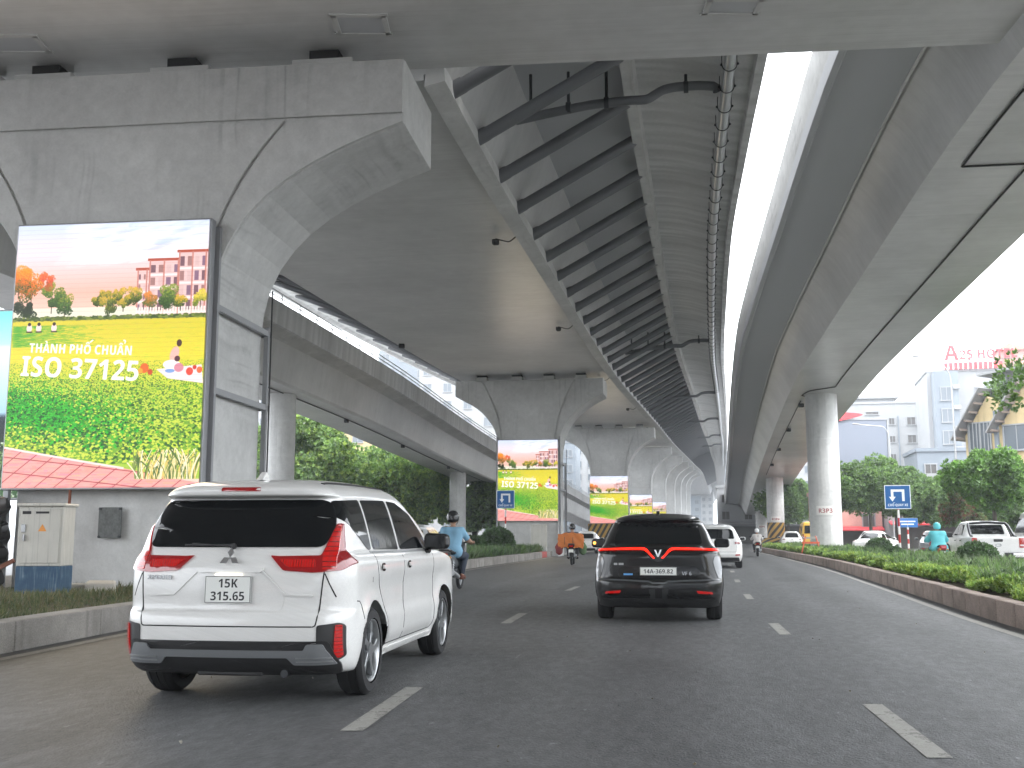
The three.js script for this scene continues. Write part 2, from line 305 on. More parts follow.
// ramp on the right
const RX = curve([[8, 8.9], [19.8, 9.85], [24.3, 10.35], [34.8, 11.85], [46, 13.45], [56.5, 15.1], [80, 19.5], [111, 25.5], [150, 32.8], [190, 40]]);
const RY = curve([[0, 10.75], [20, 10.6], [45, 9.75], [60, 9.2], [111, 7.2], [150, 4.2], [190, .9]]);
{
  const v = thing('exit_ramp', 'grey concrete ramp descending along the right side on round columns', 'ramp');
  const ds = steps(12, 186, 3);
  part('box_girder', sweep(ds, RX, RY, [[.06, -.02], [4.05, -.02], [4.15, .1], [4.15, 2.0], [0, 2.0], [-.95, 1.52], [-.62, 1.2], [-.34, .8], [-.14, .38]], .3), M.soffit, v);
  part('side_wing', sweep(ds, RX, RY, [[-.95, 1.42], [-2.55, 1.62], [-2.62, 1.5], [-2.78, 1.5], [-2.8, 1.9], [-.95, 2.0]]), M.slate, v);
  part('web_corner', sweep(ds, RX, RY, [[-.93, 1.38], [-.99, 1.38], [-.99, 1.44], [-.93, 1.44]], .5), std([.7, .7, .68], .6), v);
  part('parapet', sweep(ds, RX, RY, [[-2.79, 1.9], [-2.6, 1.9], [-2.68, 2.9], [-2.88, 2.9]]), M.concrete, v);
  part('parapet', sweep(ds, RX, RY, [[4.16, .4], [4.3, .4], [4.25, 2.9], [4.1, 2.9]]), M.concrete, v);
  // conduit line clipped under the soffit
  const f = d => { const s = RX(d + .5) - RX(d - .5), n = Math.hypot(1, s); return (u, w) => V(RX(d) + u / n, RY(d) + w, d - u * s / n); };
  const line = P => tube(P, .028, 5, P.length * 3);
  part('conduit', line(steps(14, 25.6, 2).map(d => f(d)(.75, -.055))), M.black, v);
  part('conduit', rod(f(25.6)(.75, -.055), f(25.6)(2.35, -.055), .028, .028, 6), M.black, v);
  part('conduit', line(steps(25.6, 57.5, 3).map(d => f(d)(2.35, -.055))), M.black, v);
  part('conduit', line([f(57.5)(2.35, -.055), f(58.6)(1.1, -.055), f(60.2)(.8, -.05), f(60.4)(1.3, -.05)]), M.black, v);
  for (const d of [63, 74, 86, 98]) { const q = part('spot_lamp', rbox(.28, .22, .28, .03), M.black, v); q.position.copy(f(d)(1.0, -.16)); }
  part('conduit', line(steps(62, 108, 4).map(d => f(d)(.9, -.05))), M.black, v);
  const jb = part('junction_box', rbox(.7, .8, 1.0, .03), M.concrete, v); jb.position.copy(f(23.2)(2.7, -.35));
}
const LX = curve([[20, -18.5], [36, -14.6], [50, -11.4], [65, -8.3], [81, -5.6], [95, -3.1], [137, 5.2], [175, 12.9], [215, 21]]);
const LY = curve([[20, 9.6], [50, 8.55], [94, 6.7], [137, 4.9], [175, 3.2], [215, 1.0]]);
{
  const v = thing('left_ramp', 'grey concrete ramp with railing descending behind the piers on the left', 'ramp');
  const ds = steps(24, 212, 3);
  part('box_girder', sweep(ds, LX, LY, [[-3.1, 0], [0, 0], [.12, .12], [.42, 1.9], [.42, 2.2], [-3.6, 2.2], [-3.5, 1.9]]), M.soffit, v);
  part('side_wing', sweep(ds, LX, LY, [[.4, 1.86], [1.25, 2.12], [1.25, 2.3], [.4, 2.3]]), M.concrete, v);
  part('parapet', sweep(ds, LX, LY, [[1.2, 2.08], [1.36, 2.08], [1.44, 3.12], [1.2, 3.12]]), M.wing, v);
  part('parapet', sweep(ds, LX, LY, [[-4.9, 2.0], [-4.6, 2.0], [-4.6, 3.1], [-4.85, 3.1]]), M.wing, v);
  part('side_wing', sweep(ds, LX, LY, [[-3.5, 1.86], [-4.7, 2.1], [-4.7, 2.3], [-3.5, 2.3]]), M.concrete, v);
  const f = d => { const s = LX(d + .5) - LX(d - .5), n = Math.hypot(1, s); return (u, w) => V(LX(d) + u / n, LY(d) + w, d - u * s / n); };
  for (const w of [3.38, 3.6]) part('handrail', tube(steps(24, 212, 6).map(d => f(d)(1.3, w)), .035, 6, 80), M.galv, v);
  const pg = box(.05, .52, .08, 0, .24, 0);
  for (let d = 40; d < 190; d += 2) { const m = part('rail_post', pg, M.galv, v); m.position.copy(f(d)(1.3, 3.12)); }
  part('conduit', tube(steps(48, 120, 4).map(d => f(d)(-.9, -.04)), .03, 5, 60), M.black, v);
  for (const d of [62, 74, 88, 104]) { const q = part('spot_lamp', rbox(.26, .2, .26, .03), M.black, v); q.position.copy(f(d)(-.9, -.14)); }
}
// ---------------------------------------------------------------- piers
function pierShape(h, w, tipLow, top, halfTop, armY) {
  const s = new THREE.Shape();
  s.moveTo(-w, 0); s.lineTo(w, 0); s.lineTo(w, armY);
  const k = halfTop - w;
  s.bezierCurveTo(w + .02, armY + (tipLow - armY) * .55, w + k * .42, tipLow - (tipLow - armY) * .2, halfTop, tipLow);
  s.lineTo(halfTop, top); s.lineTo(-halfTop, top); s.lineTo(-halfTop, tipLow);
  s.bezierCurveTo(-w - k * .42, tipLow - (tipLow - armY) * .2, -w - .02, armY + (tipLow - armY) * .55, -w, armY);
  s.closePath(); return s;
}
function pier(pos, turn, { w, armY, tipLow, top, half, t, label, panelTop, big }) {
  const p = thing('bridge_pier', label, 'bridge pier', pos, turn, 'flared piers of the main viaduct');
  part('shaft_and_cap', extrude(pierShape(top, w, tipLow, top, half, armY), t - .1, .05).translate(0, 0, -t + .0), M.concrete, p);
  // raised panels on the front, leaving sunk joint lines between them
  const k = half - w, gap = big ? .07 : .1, pt = panelTop, fz = .0, th = .055;
  const inner = [], outer = [];
  for (let i = 0; i <= 14; i++) { const q = i / 14; inner.push([lerp(w - .28, w + k * .36, Math.pow(q, 1.9)), lerp(armY - .4, pt - gap, Math.pow(q, .8))]); }
  const P = new THREE.Shape(); P.moveTo(-inner[0][0], inner[0][1]); for (const [x, y] of inner) P.lineTo(x, y); for (const [x, y] of [...inner].reverse()) P.lineTo(-x, y);
  part('centre_panel', new THREE.ExtrudeGeometry(P, { depth: th, bevelEnabled: true, bevelSize: .012, bevelThickness: .012, bevelOffset: -.012, bevelSegments: 1 }).translate(0, 0, -.05), M.concrete, p);
  if (big) part('cap_band', extrude([[-half + .02, pt], [half - .02, pt], [half - .02, top - .01], [-half + .02, top - .01]], th, .012).translate(0, 0, -.05), M.concrete, p);
  for (const sgn of [-1, 1]) {
    const S = new THREE.Shape(), bz = t => { const a = 1 - t, y0 = armY, y1 = armY + (tipLow - armY) * .55, y2 = tipLow - (tipLow - armY) * .2, y3 = tipLow, x0 = w, x1 = w + .02, x2 = w + k * .42, x3 = half; return [a * a * a * x0 + 3 * a * a * t * x1 + 3 * a * t * t * x2 + t * t * t * x3, a * a * a * y0 + 3 * a * a * t * y1 + 3 * a * t * t * y2 + t * t * t * y3]; };
    const o = [[w - .012, armY - .4]]; for (let i = 0; i <= 16; i++) { const q = bz(i / 16); o.push([q[0] - .012, q[1] + .012]); }
    const topIn = big ? pt - gap : top - .01; o.push([half - .012, topIn]);
    for (const [x, y] of [...inner].reverse()) o.push([x + gap * 1.15, Math.min(y + gap * .2, topIn)]);
    const pts = o.map(([x, y]) => [sgn * x, y]); if (sgn < 0) pts.reverse();
    part('arm_panel', extrude(pts, th, .01).translate(0, 0, -.05), M.concrete, p);
  }
  return p;
}
const pier1 = pier([-7.7, 0, 20.3], -Math.atan(.12), { w: 1.9, armY: 5.5, tipLow: 9.2, top: 10.5, half: 5.63, t: 2.75, panelTop: 9.4, big: true, label: 'nearest flared bridge pier, big concrete cap above the largest screen' });
const pierD = [[64.5, 1.0, 4.6, 10.74, 'second flared bridge pier, in the middle behind the screen with the blue sign'], [103, 0, 4.45, 11.6, 'third flared bridge pier, just past the second one'], [135, 0, 4.4, 12.35, 'fourth flared bridge pier in the receding row'], [165, 0, 4.4, 13.4, 'fifth flared bridge pier in the receding row'], [195, 0, 4.4, 14.55, 'sixth flared bridge pier in the receding row'], [225, 0, 4.4, 15.65, 'seventh flared bridge pier in the receding row'], [255, 0, 4.4, 16.8, 'eighth flared bridge pier in the receding row'], [285, 0, 4.4, 18, 'farthest flared bridge pier at the end of the row']];
const piers = [pier1];
for (const [d, x, half, top, label] of pierD) piers.push(pier([x || E(d) - 4.6, 0, d], -Math.atan(.175), { w: 1.8, armY: top - 4.7, tipLow: top - .95, top, half, t: 2.6, panelTop: top, label }));
// bearings under the deck
for (const [i, xs] of [[0, [-3.6, -2.05, .9, 3.9]], [1, [-3, -.8, 1.2, 3.2]], [2, [-3, -1, 1, 3]]]) for (const x of xs) {
  const p = piers[i], top = i ? pierD[i - 1][3] : 10.5, b = part('bearing_plinth', rbox(i ? .7 : 1.25, i ? .24 : .22, .8, .02, 0, i ? .12 : .11, 0), M.concrete, p); b.position.set(x, top, -.65);
  part('bearing_pad', box(.6, .2, .6, 0, i ? .33 : .34, 0), M.black, b);
}
// round columns
function column(name, pos, dia, h, label, group, skirt) {
  const c = thing(name, label, 'column', pos, 0, group);
  const g = new THREE.CylinderGeometry(dia / 2, dia / 2, h, 40, 6).translate(0, h / 2, 0); { const u = g.attributes.uv; for (let i = 0; i < u.count; i++) u.setXY(i, u.getX(i) * dia * 3.14, u.getY(i) * h); }
  part('shaft', g, M.concrete, c);
  for (let y = 2.2; y < h - .5; y += 2.2) part('casting_ring', new THREE.TorusGeometry(dia / 2, .008, 4, 40).rotateX(Math.PI / 2).translate(0, y, 0), M.concrete, c);
  return c;
}
M.stripe = std(0xffffff, .7, { map: canvasTex(512, 256, (c, w, h) => { c.fillStyle = '#b08a3e'; c.fillRect(0, 0, w, h); c.fillStyle = '#2a2825'; for (let i = -6; i < 14; i++) { c.beginPath(); c.moveTo(i * 64, h); c.lineTo(i * 64 + 30, h); c.lineTo(i * 64 + 30 + 150, 0); c.lineTo(i * 64 + 150, 0); c.fill(); } }) });
const c1 = column('ramp_column', [17.62, 0, 60], 1.76, RY(60) + .02, 'tall round ramp column marked R3P3 in red', 'round columns under the right ramp');
const c2 = column('ramp_column', [27.4, 0, 111], 1.76, RY(111) + .02, 'round ramp column with black and yellow stripes round its foot', 'round columns under the right ramp');
const c3 = column('ramp_column', [34.4, 0, 147], 1.76, RY(147), 'farthest short round ramp column near the white scooter', 'round columns under the right ramp');
part('hazard_band', new THREE.CylinderGeometry(.9, .9, 1.9, 32, 1, true).translate(0, 1.6, 0), M.stripe, c2);
part('barrier_skirt', new THREE.CylinderGeometry(1.5, 1.55, .95, 24).translate(0, .5, 0), M.stripe, c2);
column('ramp_column', [LX(54) - 1.3, 0, 54], 1.5, LY(54) + .02, 'round column of the left ramp showing beside the nearest pier', 'round columns under the left ramp');
const c5 = column('ramp_column', [LX(94) - 1.5, 0, 94], 1.45, LY(94) + .02, 'round column of the left ramp behind the rider in blue', 'round columns under the left ramp');
part('hazard_band', new THREE.CylinderGeometry(.74, .74, 1.5, 24, 1, true).translate(0, .9, 0), M.stripe, c5);
column('ramp_column', [LX(150) - 1.5, 0, 150], 1.5, LY(150) + .02, 'short round column of the left ramp between the second and third piers', 'round columns under the left ramp');
const plateMat = txt => std(0xffffff, .6, { map: canvasTex(256, 128, (c, w, h) => { c.fillStyle = '#cfcdc9'; c.fillRect(0, 0, w, h); c.fillStyle = '#7e1a1e'; c.font = 'bold 84px sans-serif'; c.textAlign = 'center'; c.textBaseline = 'middle'; c.fillText(txt, w / 2, h / 2 + 4); }) });
function curvedPlate(col, r, w, h, y, ang, mat) {
  const g = new THREE.CylinderGeometry(r, r, h, 24, 1, true, -w / r / 2, w / r).translate(0, y, 0); g.rotateY(ang); return part('number_plate', g, mat, col);
}
curvedPlate(c1, .9, 1.05, .5, 2.62, -.28, plateMat('R3P3'));
curvedPlate(c2, .9, 1.05, .5, 2.9, -.25, plateMat('R3P4'));
curvedPlate(c3, .9, 1.05, .5, 2.4, -.25, plateMat('R3P5'));
// ---------------------------------------------------------------- LED screens on the piers
const screenTex = canvasTex(900, 1180, (c, w, h) => {
  const R = (a, b) => rr(a, b);
  let g = c.createLinearGradient(0, 0, 0, h * .38); g.addColorStop(0, '#cfdcf4'); g.addColorStop(.3, '#eedfe6'); g.addColorStop(.7, '#f3b9a8'); g.addColorStop(1, '#f6d3c0'); c.fillStyle = g; c.fillRect(0, 0, w, h);
  for (let i = 0; i < 260; i++) { c.fillStyle = `rgba(255,255,255,${R(.05, .2)})`; c.beginPath(); c.ellipse(R(.3, 1) * w, R(0, .15) * h, R(20, 110), R(5, 22), -.2, 0, 7); c.fill(); }
  for (let i = 0; i < 60; i++) { c.fillStyle = `rgba(120,165,235,${R(.03, .1)})`; c.beginPath(); c.ellipse(R(.35, 1) * w, R(0, .12) * h, R(20, 90), R(4, 16), -.2, 0, 7); c.fill(); }
  // far bank
  c.fillStyle = '#e9e3cf'; c.fillRect(0, h * .325, w, h * .05);
  const tree = (X, Y, r, cols, n = 420) => { const S = [...Array(9)].map(() => [X + R(-.75, .75) * r, Y + R(-.8, .8) * r, r * R(.25, .55)]); c.fillStyle = '#4a3a28'; c.fillRect(X - 2, Y, 4, r * 1.25); for (let i = 0; i < n * 3; i++) { const [x, y0, sr] = S[i % 9], y = Y, a = R(0, 6.28), q = Math.sqrt(rnd()) * sr, yy = y0 + Math.sin(a) * q; c.fillStyle = cols[Math.min(cols.length - 1, Math.floor(clamp((yy - y + r) / 2 / r + R(-.25, .25)) * cols.length))]; c.beginPath(); c.ellipse(x + Math.cos(a) * q, yy, R(1, 4.5), R(1, 3.2), R(0, 3), 0, 7); c.fill(); } };
  // terrace houses on the right
  const house = (x, y, ww, hh, flo) => {
    c.fillStyle = '#e9c3c0'; c.fillRect(x, y, ww, hh); c.fillStyle = '#b5533f'; c.fillRect(x - 8, y - 8, ww + 16, 12);
    for (let f = 0; f < flo; f++) { const yy = y + 18 + f * (hh - 20) / flo; c.fillStyle = '#f6e6e2'; c.fillRect(x, yy + (hh - 20) / flo - 12, ww, 9); for (let k = 0; k < 4; k++) { c.fillStyle = ['#7d5a63', '#a67a76', '#dcb9b6', '#8b6b80'][(k + f) % 4]; c.fillRect(x + 8 + k * ww / 4, yy + 4, ww / 4 - 14, (hh - 20) / flo - 22); } }
    for (let k = 0; k < 3; k++) { c.fillStyle = '#c98478'; c.fillRect(x + k * ww / 2.2, y, 7, hh); }
  };
  house(w * .64, h * .185, w * .1, h * .17, 4); house(w * .7, h * .15, w * .16, h * .21, 4); house(w * .85, h * .12, w * .15, h * .24, 4);
  for (let i = 0; i < 26; i++) { c.fillStyle = '#f3e7dd'; c.fillRect(w * .64 + i * 13, h * .33, 8, 44); }
  const or = ['#ff9a2e', '#f07a1f', '#c8641c', '#6f6a22', '#39471a'], gr = ['#d9b03a', '#b79b33', '#7c8329', '#4b5c1f', '#33441a'], dg = ['#9c9a35', '#5c7a2a', '#3b5a22', '#27411b'];
  tree(w * .09, h * .24, 82, or, 700); tree(w * .02, h * .22, 60, or, 500); tree(w * .2, h * .28, 62, dg, 600); tree(w * .17, h * .22, 40, ['#f0733f', '#d9512e', '#a8662a'], 200); tree(w * .27, h * .31, 44, dg, 300); tree(w * .06, h * .34, 56, ['#26331a', '#1d2b16', '#354a20'], 500);
  for (let k = 0; k < 8; k++) tree(w * (.44 + k * .027), h * (.30 - .02 * Math.sin(k * 2.1)), R(22, 40), gr, 220);
  tree(w * .79, h * .29, 48, ['#8c9a3a', '#4e6a28', '#2e4a1e'], 420); tree(w * .71, h * .3, 36, ['#e48a3c', '#a8742f', '#5d6628'], 260); tree(w * .87, h * .315, 30, gr, 220); tree(w * .97, h * .3, 34, ['#e8cf4a', '#b5ab38', '#6f7f2b'], 260);
  // lawn
  g = c.createLinearGradient(0, h * .37, 0, h * .9); g.addColorStop(0, '#d8c93a'); g.addColorStop(.25, '#e9d83c'); g.addColorStop(.55, '#c9d63f'); g.addColorStop(1, '#a8c840'); c.fillStyle = g; c.fillRect(0, h * .37, w, h * .6);
  c.fillStyle = '#4b5a2a'; c.fillRect(0, h * .362, w, 12);
  for (let i = 0; i < 260; i++) { c.fillStyle = ['#3f5220', '#5c6a2a', '#7c8a3a'][i % 3]; c.beginPath(); c.ellipse(R(0, w), h * .366 + R(-8, 5), R(4, 14), R(3, 7), 0, 0, 7); c.fill(); }
  for (let i = 0; i < 1500; i++) { const y = R(.385, .56); c.fillStyle = `rgba(${R(150, 240) | 0},${R(170, 225) | 0},${R(20, 70) | 0},.35)`; c.fillRect(R(0, w), y * h, R(6, 40), 2); }
  for (let i = 0; i < 900; i++) { const t = rnd(), x = t * w * .5 * rnd(), y = lerp(.39, .47, rnd()); c.fillStyle = 'rgba(60,160,40,.3)'; c.fillRect(x, y * h, R(8, 40), 3); }
  for (let i = 0; i < 24000; i++) { // leafy ground cover, growing larger towards the front
    const y = .53 + .38 * Math.pow(rnd(), .8), x = rnd(), s = lerp(2, 9, (y - .53) / .38), sh = clamp(1.25 - Math.abs(y - .69 - .12 * x) * 9) * clamp(1.4 - x * 1.7);
    const a = rnd(), col = a < .22 ? [40, 92, 30] : a < .6 ? [120, 170, 40] : [205, 220, 70];
    const m = sh > rnd() * .9 ? .55 : 1; c.fillStyle = `rgb(${col[0] * m * (m < 1 ? .45 : 1) | 0},${col[1] * (m < 1 ? .85 : 1) | 0},${col[2] * m | 0})`;
    c.beginPath(); c.ellipse(x * w, y * h, s, s * .6, R(-.6, .6), 0, 7); c.fill();
  }
  // brick path at the bottom
  c.beginPath(); c.moveTo(0, h * .85); c.quadraticCurveTo(w * .25, h * .885, w * .62, h * .93); c.lineTo(w, h * .985); c.lineTo(w, h); c.lineTo(0, h); c.fillStyle = '#f3a8a0'; c.fill(); c.save(); c.clip();
  for (let i = 0; i < 500; i++) { c.fillStyle = `rgba(${R(215, 255) | 0},${R(120, 190) | 0},${R(120, 180) | 0},.35)`; c.fillRect(R(0, w), R(.84, 1) * h, R(10, 60), R(3, 10)); }
  c.strokeStyle = '#a8434a'; c.lineWidth = 4; for (let k = -3; k < 14; k++) { c.beginPath(); c.moveTo(k * 90 + 120, h * .84); c.lineTo(k * 90 - 120, h); c.stroke(); } for (const q of [.885, .94]) { c.beginPath(); c.moveTo(0, h * q); c.lineTo(w, h * (q + .085)); c.stroke(); } c.restore();
  c.strokeStyle = '#fbe0da'; c.lineWidth = 9; c.beginPath(); c.moveTo(0, h * .85); c.quadraticCurveTo(w * .25, h * .885, w * .62, h * .93); c.stroke();
  for (let k = 0; k < 130; k++) { const x = w * R(.68, .98), y = h * .97; c.strokeStyle = ['#f0dc9a', '#7f8f45', '#dfc36a', '#4f6a2c', '#f6ecc8'][k % 5]; c.lineWidth = R(3, 7); c.beginPath(); c.moveTo(x, y); c.quadraticCurveTo(x + R(-20, 20), y - R(30, 80), x + R(-60, 60), y - R(60, 135)); c.stroke(); }
  // picnic
  c.fillStyle = '#f7e2e2'; c.beginPath(); c.moveTo(w * .76, h * .565); c.lineTo(w * .99, h * .55); c.lineTo(w, h * .62); c.lineTo(w * .82, h * .6); c.fill();
  c.fillStyle = '#4b2a22'; c.beginPath(); c.ellipse(w * .872, h * .468, 12, 16, 0, 0, 7); c.fill(); c.fillStyle = '#f2b9ab'; c.beginPath(); c.ellipse(w * .85, h * .51, 20, 36, .3, 0, 7); c.fill(); c.fillStyle = '#fff4f0'; c.beginPath(); c.ellipse(w * .84, h * .55, 42, 22, .1, 0, 7); c.fill();
  c.fillStyle = '#5a2f35'; c.beginPath(); c.ellipse(w * .865, h * .527, 13, 13, 0, 0, 7); c.fill(); c.fillStyle = '#d88a9a'; c.beginPath(); c.ellipse(w * .875, h * .56, 22, 20, 0, 0, 7); c.fill(); c.fillStyle = '#7fa2d8'; c.beginPath(); c.ellipse(w * .83, h * .572, 22, 9, 0, 0, 7); c.fill();
  for (const [x, y, s, k] of [[.93, .575, 16, '#e24a38'], [.955, .56, 9, '#cf3326'], [.98, .57, 13, '#f06a3a'], [.7, .56, 20, '#e2661f'], [.73, .575, 12, '#c54a1d'], [.68, .57, 11, '#f0a22e']]) { c.fillStyle = k; c.beginPath(); c.ellipse(x * w, y * h, s, s * 1.1, 0, 0, 7); c.fill(); }
  for (const x of [.09, .14, .22]) { c.fillStyle = '#f8d9cf'; c.beginPath(); c.ellipse(x * w, h * .4, 13, 19, 0, 0, 7); c.fill(); c.fillStyle = '#3a2a25'; c.beginPath(); c.ellipse(x * w, h * .385, 8, 8, 0, 0, 7); c.fill(); c.fillRect(x * w - 14, h * .412, 30, 6); }
  // caption
  c.fillStyle = '#fffef8'; c.textBaseline = 'alphabetic';
  c.save(); c.translate(w * .095, h * .492); c.rotate(.045); c.font = 'bold 58px sans-serif'; const tw = Math.min(1, w * .54 / c.measureText('THÀNH PHÔ CHUÂN').width), mx = s => c.measureText(s).width * tw; c.fillText('THÀNH PHÔ CHUÂN', 0, 0, w * .54); c.strokeStyle = '#fffef8'; c.lineWidth = 6; c.beginPath(); c.moveTo(mx('THÀNH PHÔ') - 10, -52); c.lineTo(mx('THÀNH PHÔ') + 4, -64); c.moveTo(mx('THÀNH PHÔ CHUÂ') - 8, -64); c.quadraticCurveTo(mx('THÀNH PHÔ CHUÂ') + 8, -68, mx('THÀNH PHÔ CHUÂ') - 1, -50); c.stroke(); c.restore();
  c.save(); c.translate(w * .055, h * .58); c.rotate(.06); c.font = 'bold 124px sans-serif'; c.fillText('ISO 37125', 0, 0, w * .62); c.restore();
  c.fillStyle = 'rgba(90,70,90,.16)'; for (let y = 0; y < h; y += 21) c.fillRect(0, y + R(-1, 1), w, 2);
});
M.screen = std(0x050505, .5, { emissive: 0xffffff, emissiveMap: screenTex, emissiveIntensity: .215 });
M.frame = std([.3, .305, .315], .5, { metalness: .5 });
function ledScreen(p, label, w, y0, y1, z, light) {
  const t = thing('led_screen', label, 'led screen', [p.position.x, 0, -p.position.z], p.rotation.y, 'picture screens hung on the piers');
  const h = y1 - y0;
  part('cabinet', rbox(w + .08, h + .08, .22, .02, 0, y0 + h / 2, z - .13), M.frame, t);
  part('picture', new THREE.PlaneGeometry(w, h).translate(0, y0 + h / 2, z), M.screen, t);
  if (light) { const l = new THREE.RectAreaLight(new THREE.Color(1, .8, .64), light, w, h); l.position.set(0, y0 + h / 2, z + .03); l.rotation.y = Math.PI; l.name = 'screen_light'; t.add(l); }
  return t;
}
ledScreen(pier1, 'largest glowing picture screen, showing lawn and picnic, on the nearest pier', 3.9, 2.15, 7.27, .36, .45);
ledScreen(piers[1], 'glowing picture screen on the second pier behind the blue sign', 3.66, 2.12, 6.98, .3, .25);
ledScreen(piers[2], 'smaller glowing picture screen on the third pier', 3.66, 2.4, 6.9, .3, .2);
ledScreen(piers[3], 'small distant picture screen on the fourth pier', 3.66, 2.4, 6.3, .3);
ledScreen(piers[4], 'tiny distant picture screen on the fifth pier', 3.66, 2.4, 6.3, .3);
{ // screen-bearing steel frame round the nearest pier
  for (const [p, n] of [[piers[0], 2], [piers[1], 2]]) {
    const t = thing('screen_frame', n && p === pier1 ? 'dark steel carrying frame clamped round the side of the nearest pier' : 'steel carrying frame on the side of the second pier', 'steel frame', [p.position.x, 0, -p.position.z], p.rotation.y, 'screen carrying frames');
    const w = p === pier1 ? 2.0 : 1.9, th = p === pier1 ? 2.95 : 2.8;
    for (const sx of [-1, 1]) for (const y of [4.0, 5.62]) part('side_rail', box(.09, .12, th, sx * (w + .02), y, -th / 2 + .12), M.frame, t);
    for (const y of [4.0, 5.62]) part('back_rail', box(w * 2 + .13, .12, .09, 0, y, -th + .08), M.frame, t);
    for (const sx of [-1, 1]) { part('upright', box(.1, 7.2 - .3, .1, sx * (w + .02), 3.75, .06), M.frame, t); part('upright', box(.1, 5.62, .1, sx * (w + .02), 2.95, -th + .17), M.frame, t); part('cable', rod(new THREE.Vector3(sx * (w + .09), .4, -th + .1), new THREE.Vector3(sx * (w + .09), 6.6, -th + .1), .018, .018, 6), M.black, t); }
  }
}
// ---------------------------------------------------------------- things at the foot of the nearest pier
const onPier = (x, z) => { const a = pier1.rotation.y, c = Math.cos(a), s = Math.sin(a); return [pier1.position.x + x * c + z * s, .28, -(pier1.position.z - x * s + z * c)]; };
{
  M.cabinet = std(0xffffff, .5, { map: tex(256, (u, v) => { const b = .74 + .06 * (fbm(u, v, 4, 121) - .5) - .12 * Math.pow(vn(u, v, 40, 125, 2), 6); return [b, b * .985, b * .94]; }, 1) });
  M.blueBase = std(0xffffff, .6, { map: tex(256, (u, v) => { const b = fbm(u, v, 9, 131), s = Math.pow(vn(u, v, 50, 135, 3), 5); return [.13 + .08 * b + .25 * s, .25 + .08 * b + .2 * s, .36 + .06 * b + .15 * s]; }, 1) });
  const t = thing('utility_cabinet', 'grey electrical cabinet on blue base beside the nearest pier', 'electric cabinet', onPier(.15, 2.3), pier1.rotation.y + .12);
  part('base', rbox(.74, .48, .5, .01, 0, .24, 0), M.blueBase, t);
  const b = part('housing', rbox(.74, .98, .5, .015, 0, .97, 0), M.cabinet, t);
  part('lid', rbox(.82, .05, .58, .02, 0, 1.485, 0), M.cabinet, t);
  const dr = part('door', rbox(.66, .9, .02, .006, 0, .98, .255), M.cabinet, t);
  part('handle', merge([rbox(.07, .13, .03, .01, -.27, 1.1, .275), box(.03, .1, .05, -.25, .95, .28)]), M.galv, dr);
  part('nameplate', box(.14, .05, .006, -.23, 1.36, .268), M.black, dr); part('nameplate', box(.22, .035, .006, .03, 1.36, .268), M.black, dr);
  part('warning_mark', new THREE.ExtrudeGeometry(new THREE.Shape([new THREE.Vector2(-.07, 0), new THREE.Vector2(.07, 0), new THREE.Vector2(0, .12)]), { depth: .004, bevelEnabled: false }).translate(.04, 1.05, .266), std([.75, .3, .06], .6), dr);
  const pl = thing('wall_plate', 'weathered grey square plate bolted to the nearest pier below the screen', 'access plate', onPier(.1, .06), pier1.rotation.y);
  part('sheet', rbox(.46, .58, .02, .004, 0, 1.22, 0), std(0xffffff, .6, { metalness: .3, map: tex(256, (u, v) => { const b = .36 + .16 * (fbm(u, v, 8, 141) - .5); return [b, b * 1.02, b * 1.0]; }, .6) }), pl);
  for (const [x, y] of [[-.2, .96], [.2, .96], [-.2, 1.48], [.2, 1.48]]) part('bolt', new THREE.CylinderGeometry(.025, .025, .03, 8).rotateX(Math.PI / 2).translate(x, y, .015), M.darkSteel, pl);
  const cd = thing('rusty_conduit', 'thin rusty pipe standing behind the electrical cabinet', 'pipe', onPier(-.62, .3), pier1.rotation.y);
  part('pipe', rod(new THREE.Vector3(0, -.2, 0), new THREE.Vector3(.02, 1.85, 0), .028, .028, 8), std([.2, .07, .04], .8), cd);
  M.tarp = std([.013, .013, .014], .32, { side: THREE.DoubleSide });
  const ta = thing('covered_cart', 'heap under wrinkled black plastic sheeting at the left edge', 'covered heap', onPier(-2.75, .6), .1);
  { const rows = []; for (let i = 0; i <= 26; i++) { const r = []; for (let j = 0; j <= 30; j++) { const a = j / 30 * Math.PI * 2, v = i / 26; const k = 1 + .10 * Math.sin(a * 7 + v * 9) + .07 * Math.sin(a * 13 - v * 15) + .05 * Math.sin(a * 23 + v * 21); const rad = (v < .8 ? 1 : Math.cos((v - .8) / .2 * 1.57)) * k; r.push(new THREE.Vector3(Math.cos(a) * .95 * rad, 1.65 * Math.min(v / .8, 1) + (v > .8 ? .12 * (v - .8) / .2 : 0) + .04 * Math.sin(a * 9 + v * 30), Math.sin(a) * .7 * rad)); } rows.push(r); } part('sheeting', sheet(rows, false, .5), M.tarp, ta); }
  part('timber', T(box(1.2, .07, .09), .9, .25, .75, 0, 0, .5), std([.2, .08, .05], .8), ta);
  const rub = std([.5, .47, .42], .9, { bumpMap: M.concrete.bumpMap, bumpScale: .02 });
  for (const [x, z, w, h, d2, l] of [[.3, 1.75, .62, .17, .3, 'long broken concrete lump lying beside the blue cabinet base'], [.85, 1.72, .5, .2, .3, 'pale broken concrete lump in the weeds, right of the other']]) {
    const q = thing('concrete_lump', l, 'rubble', onPier(x, z), rr(-.2, .3), 'broken concrete at the pier foot');
    const g = rbox(w, h, d2, .05, 0, h / 2, 0), p = g.attributes.position; for (let i = 0; i < p.count; i++) { const s = Math.sin(p.getX(i) * 19 + p.getZ(i) * 13) * .02; p.setXYZ(i, p.getX(i) + s, p.getY(i) + s, p.getZ(i) + s); } g.computeVertexNormals(); part('block', g, rub, q);
  }
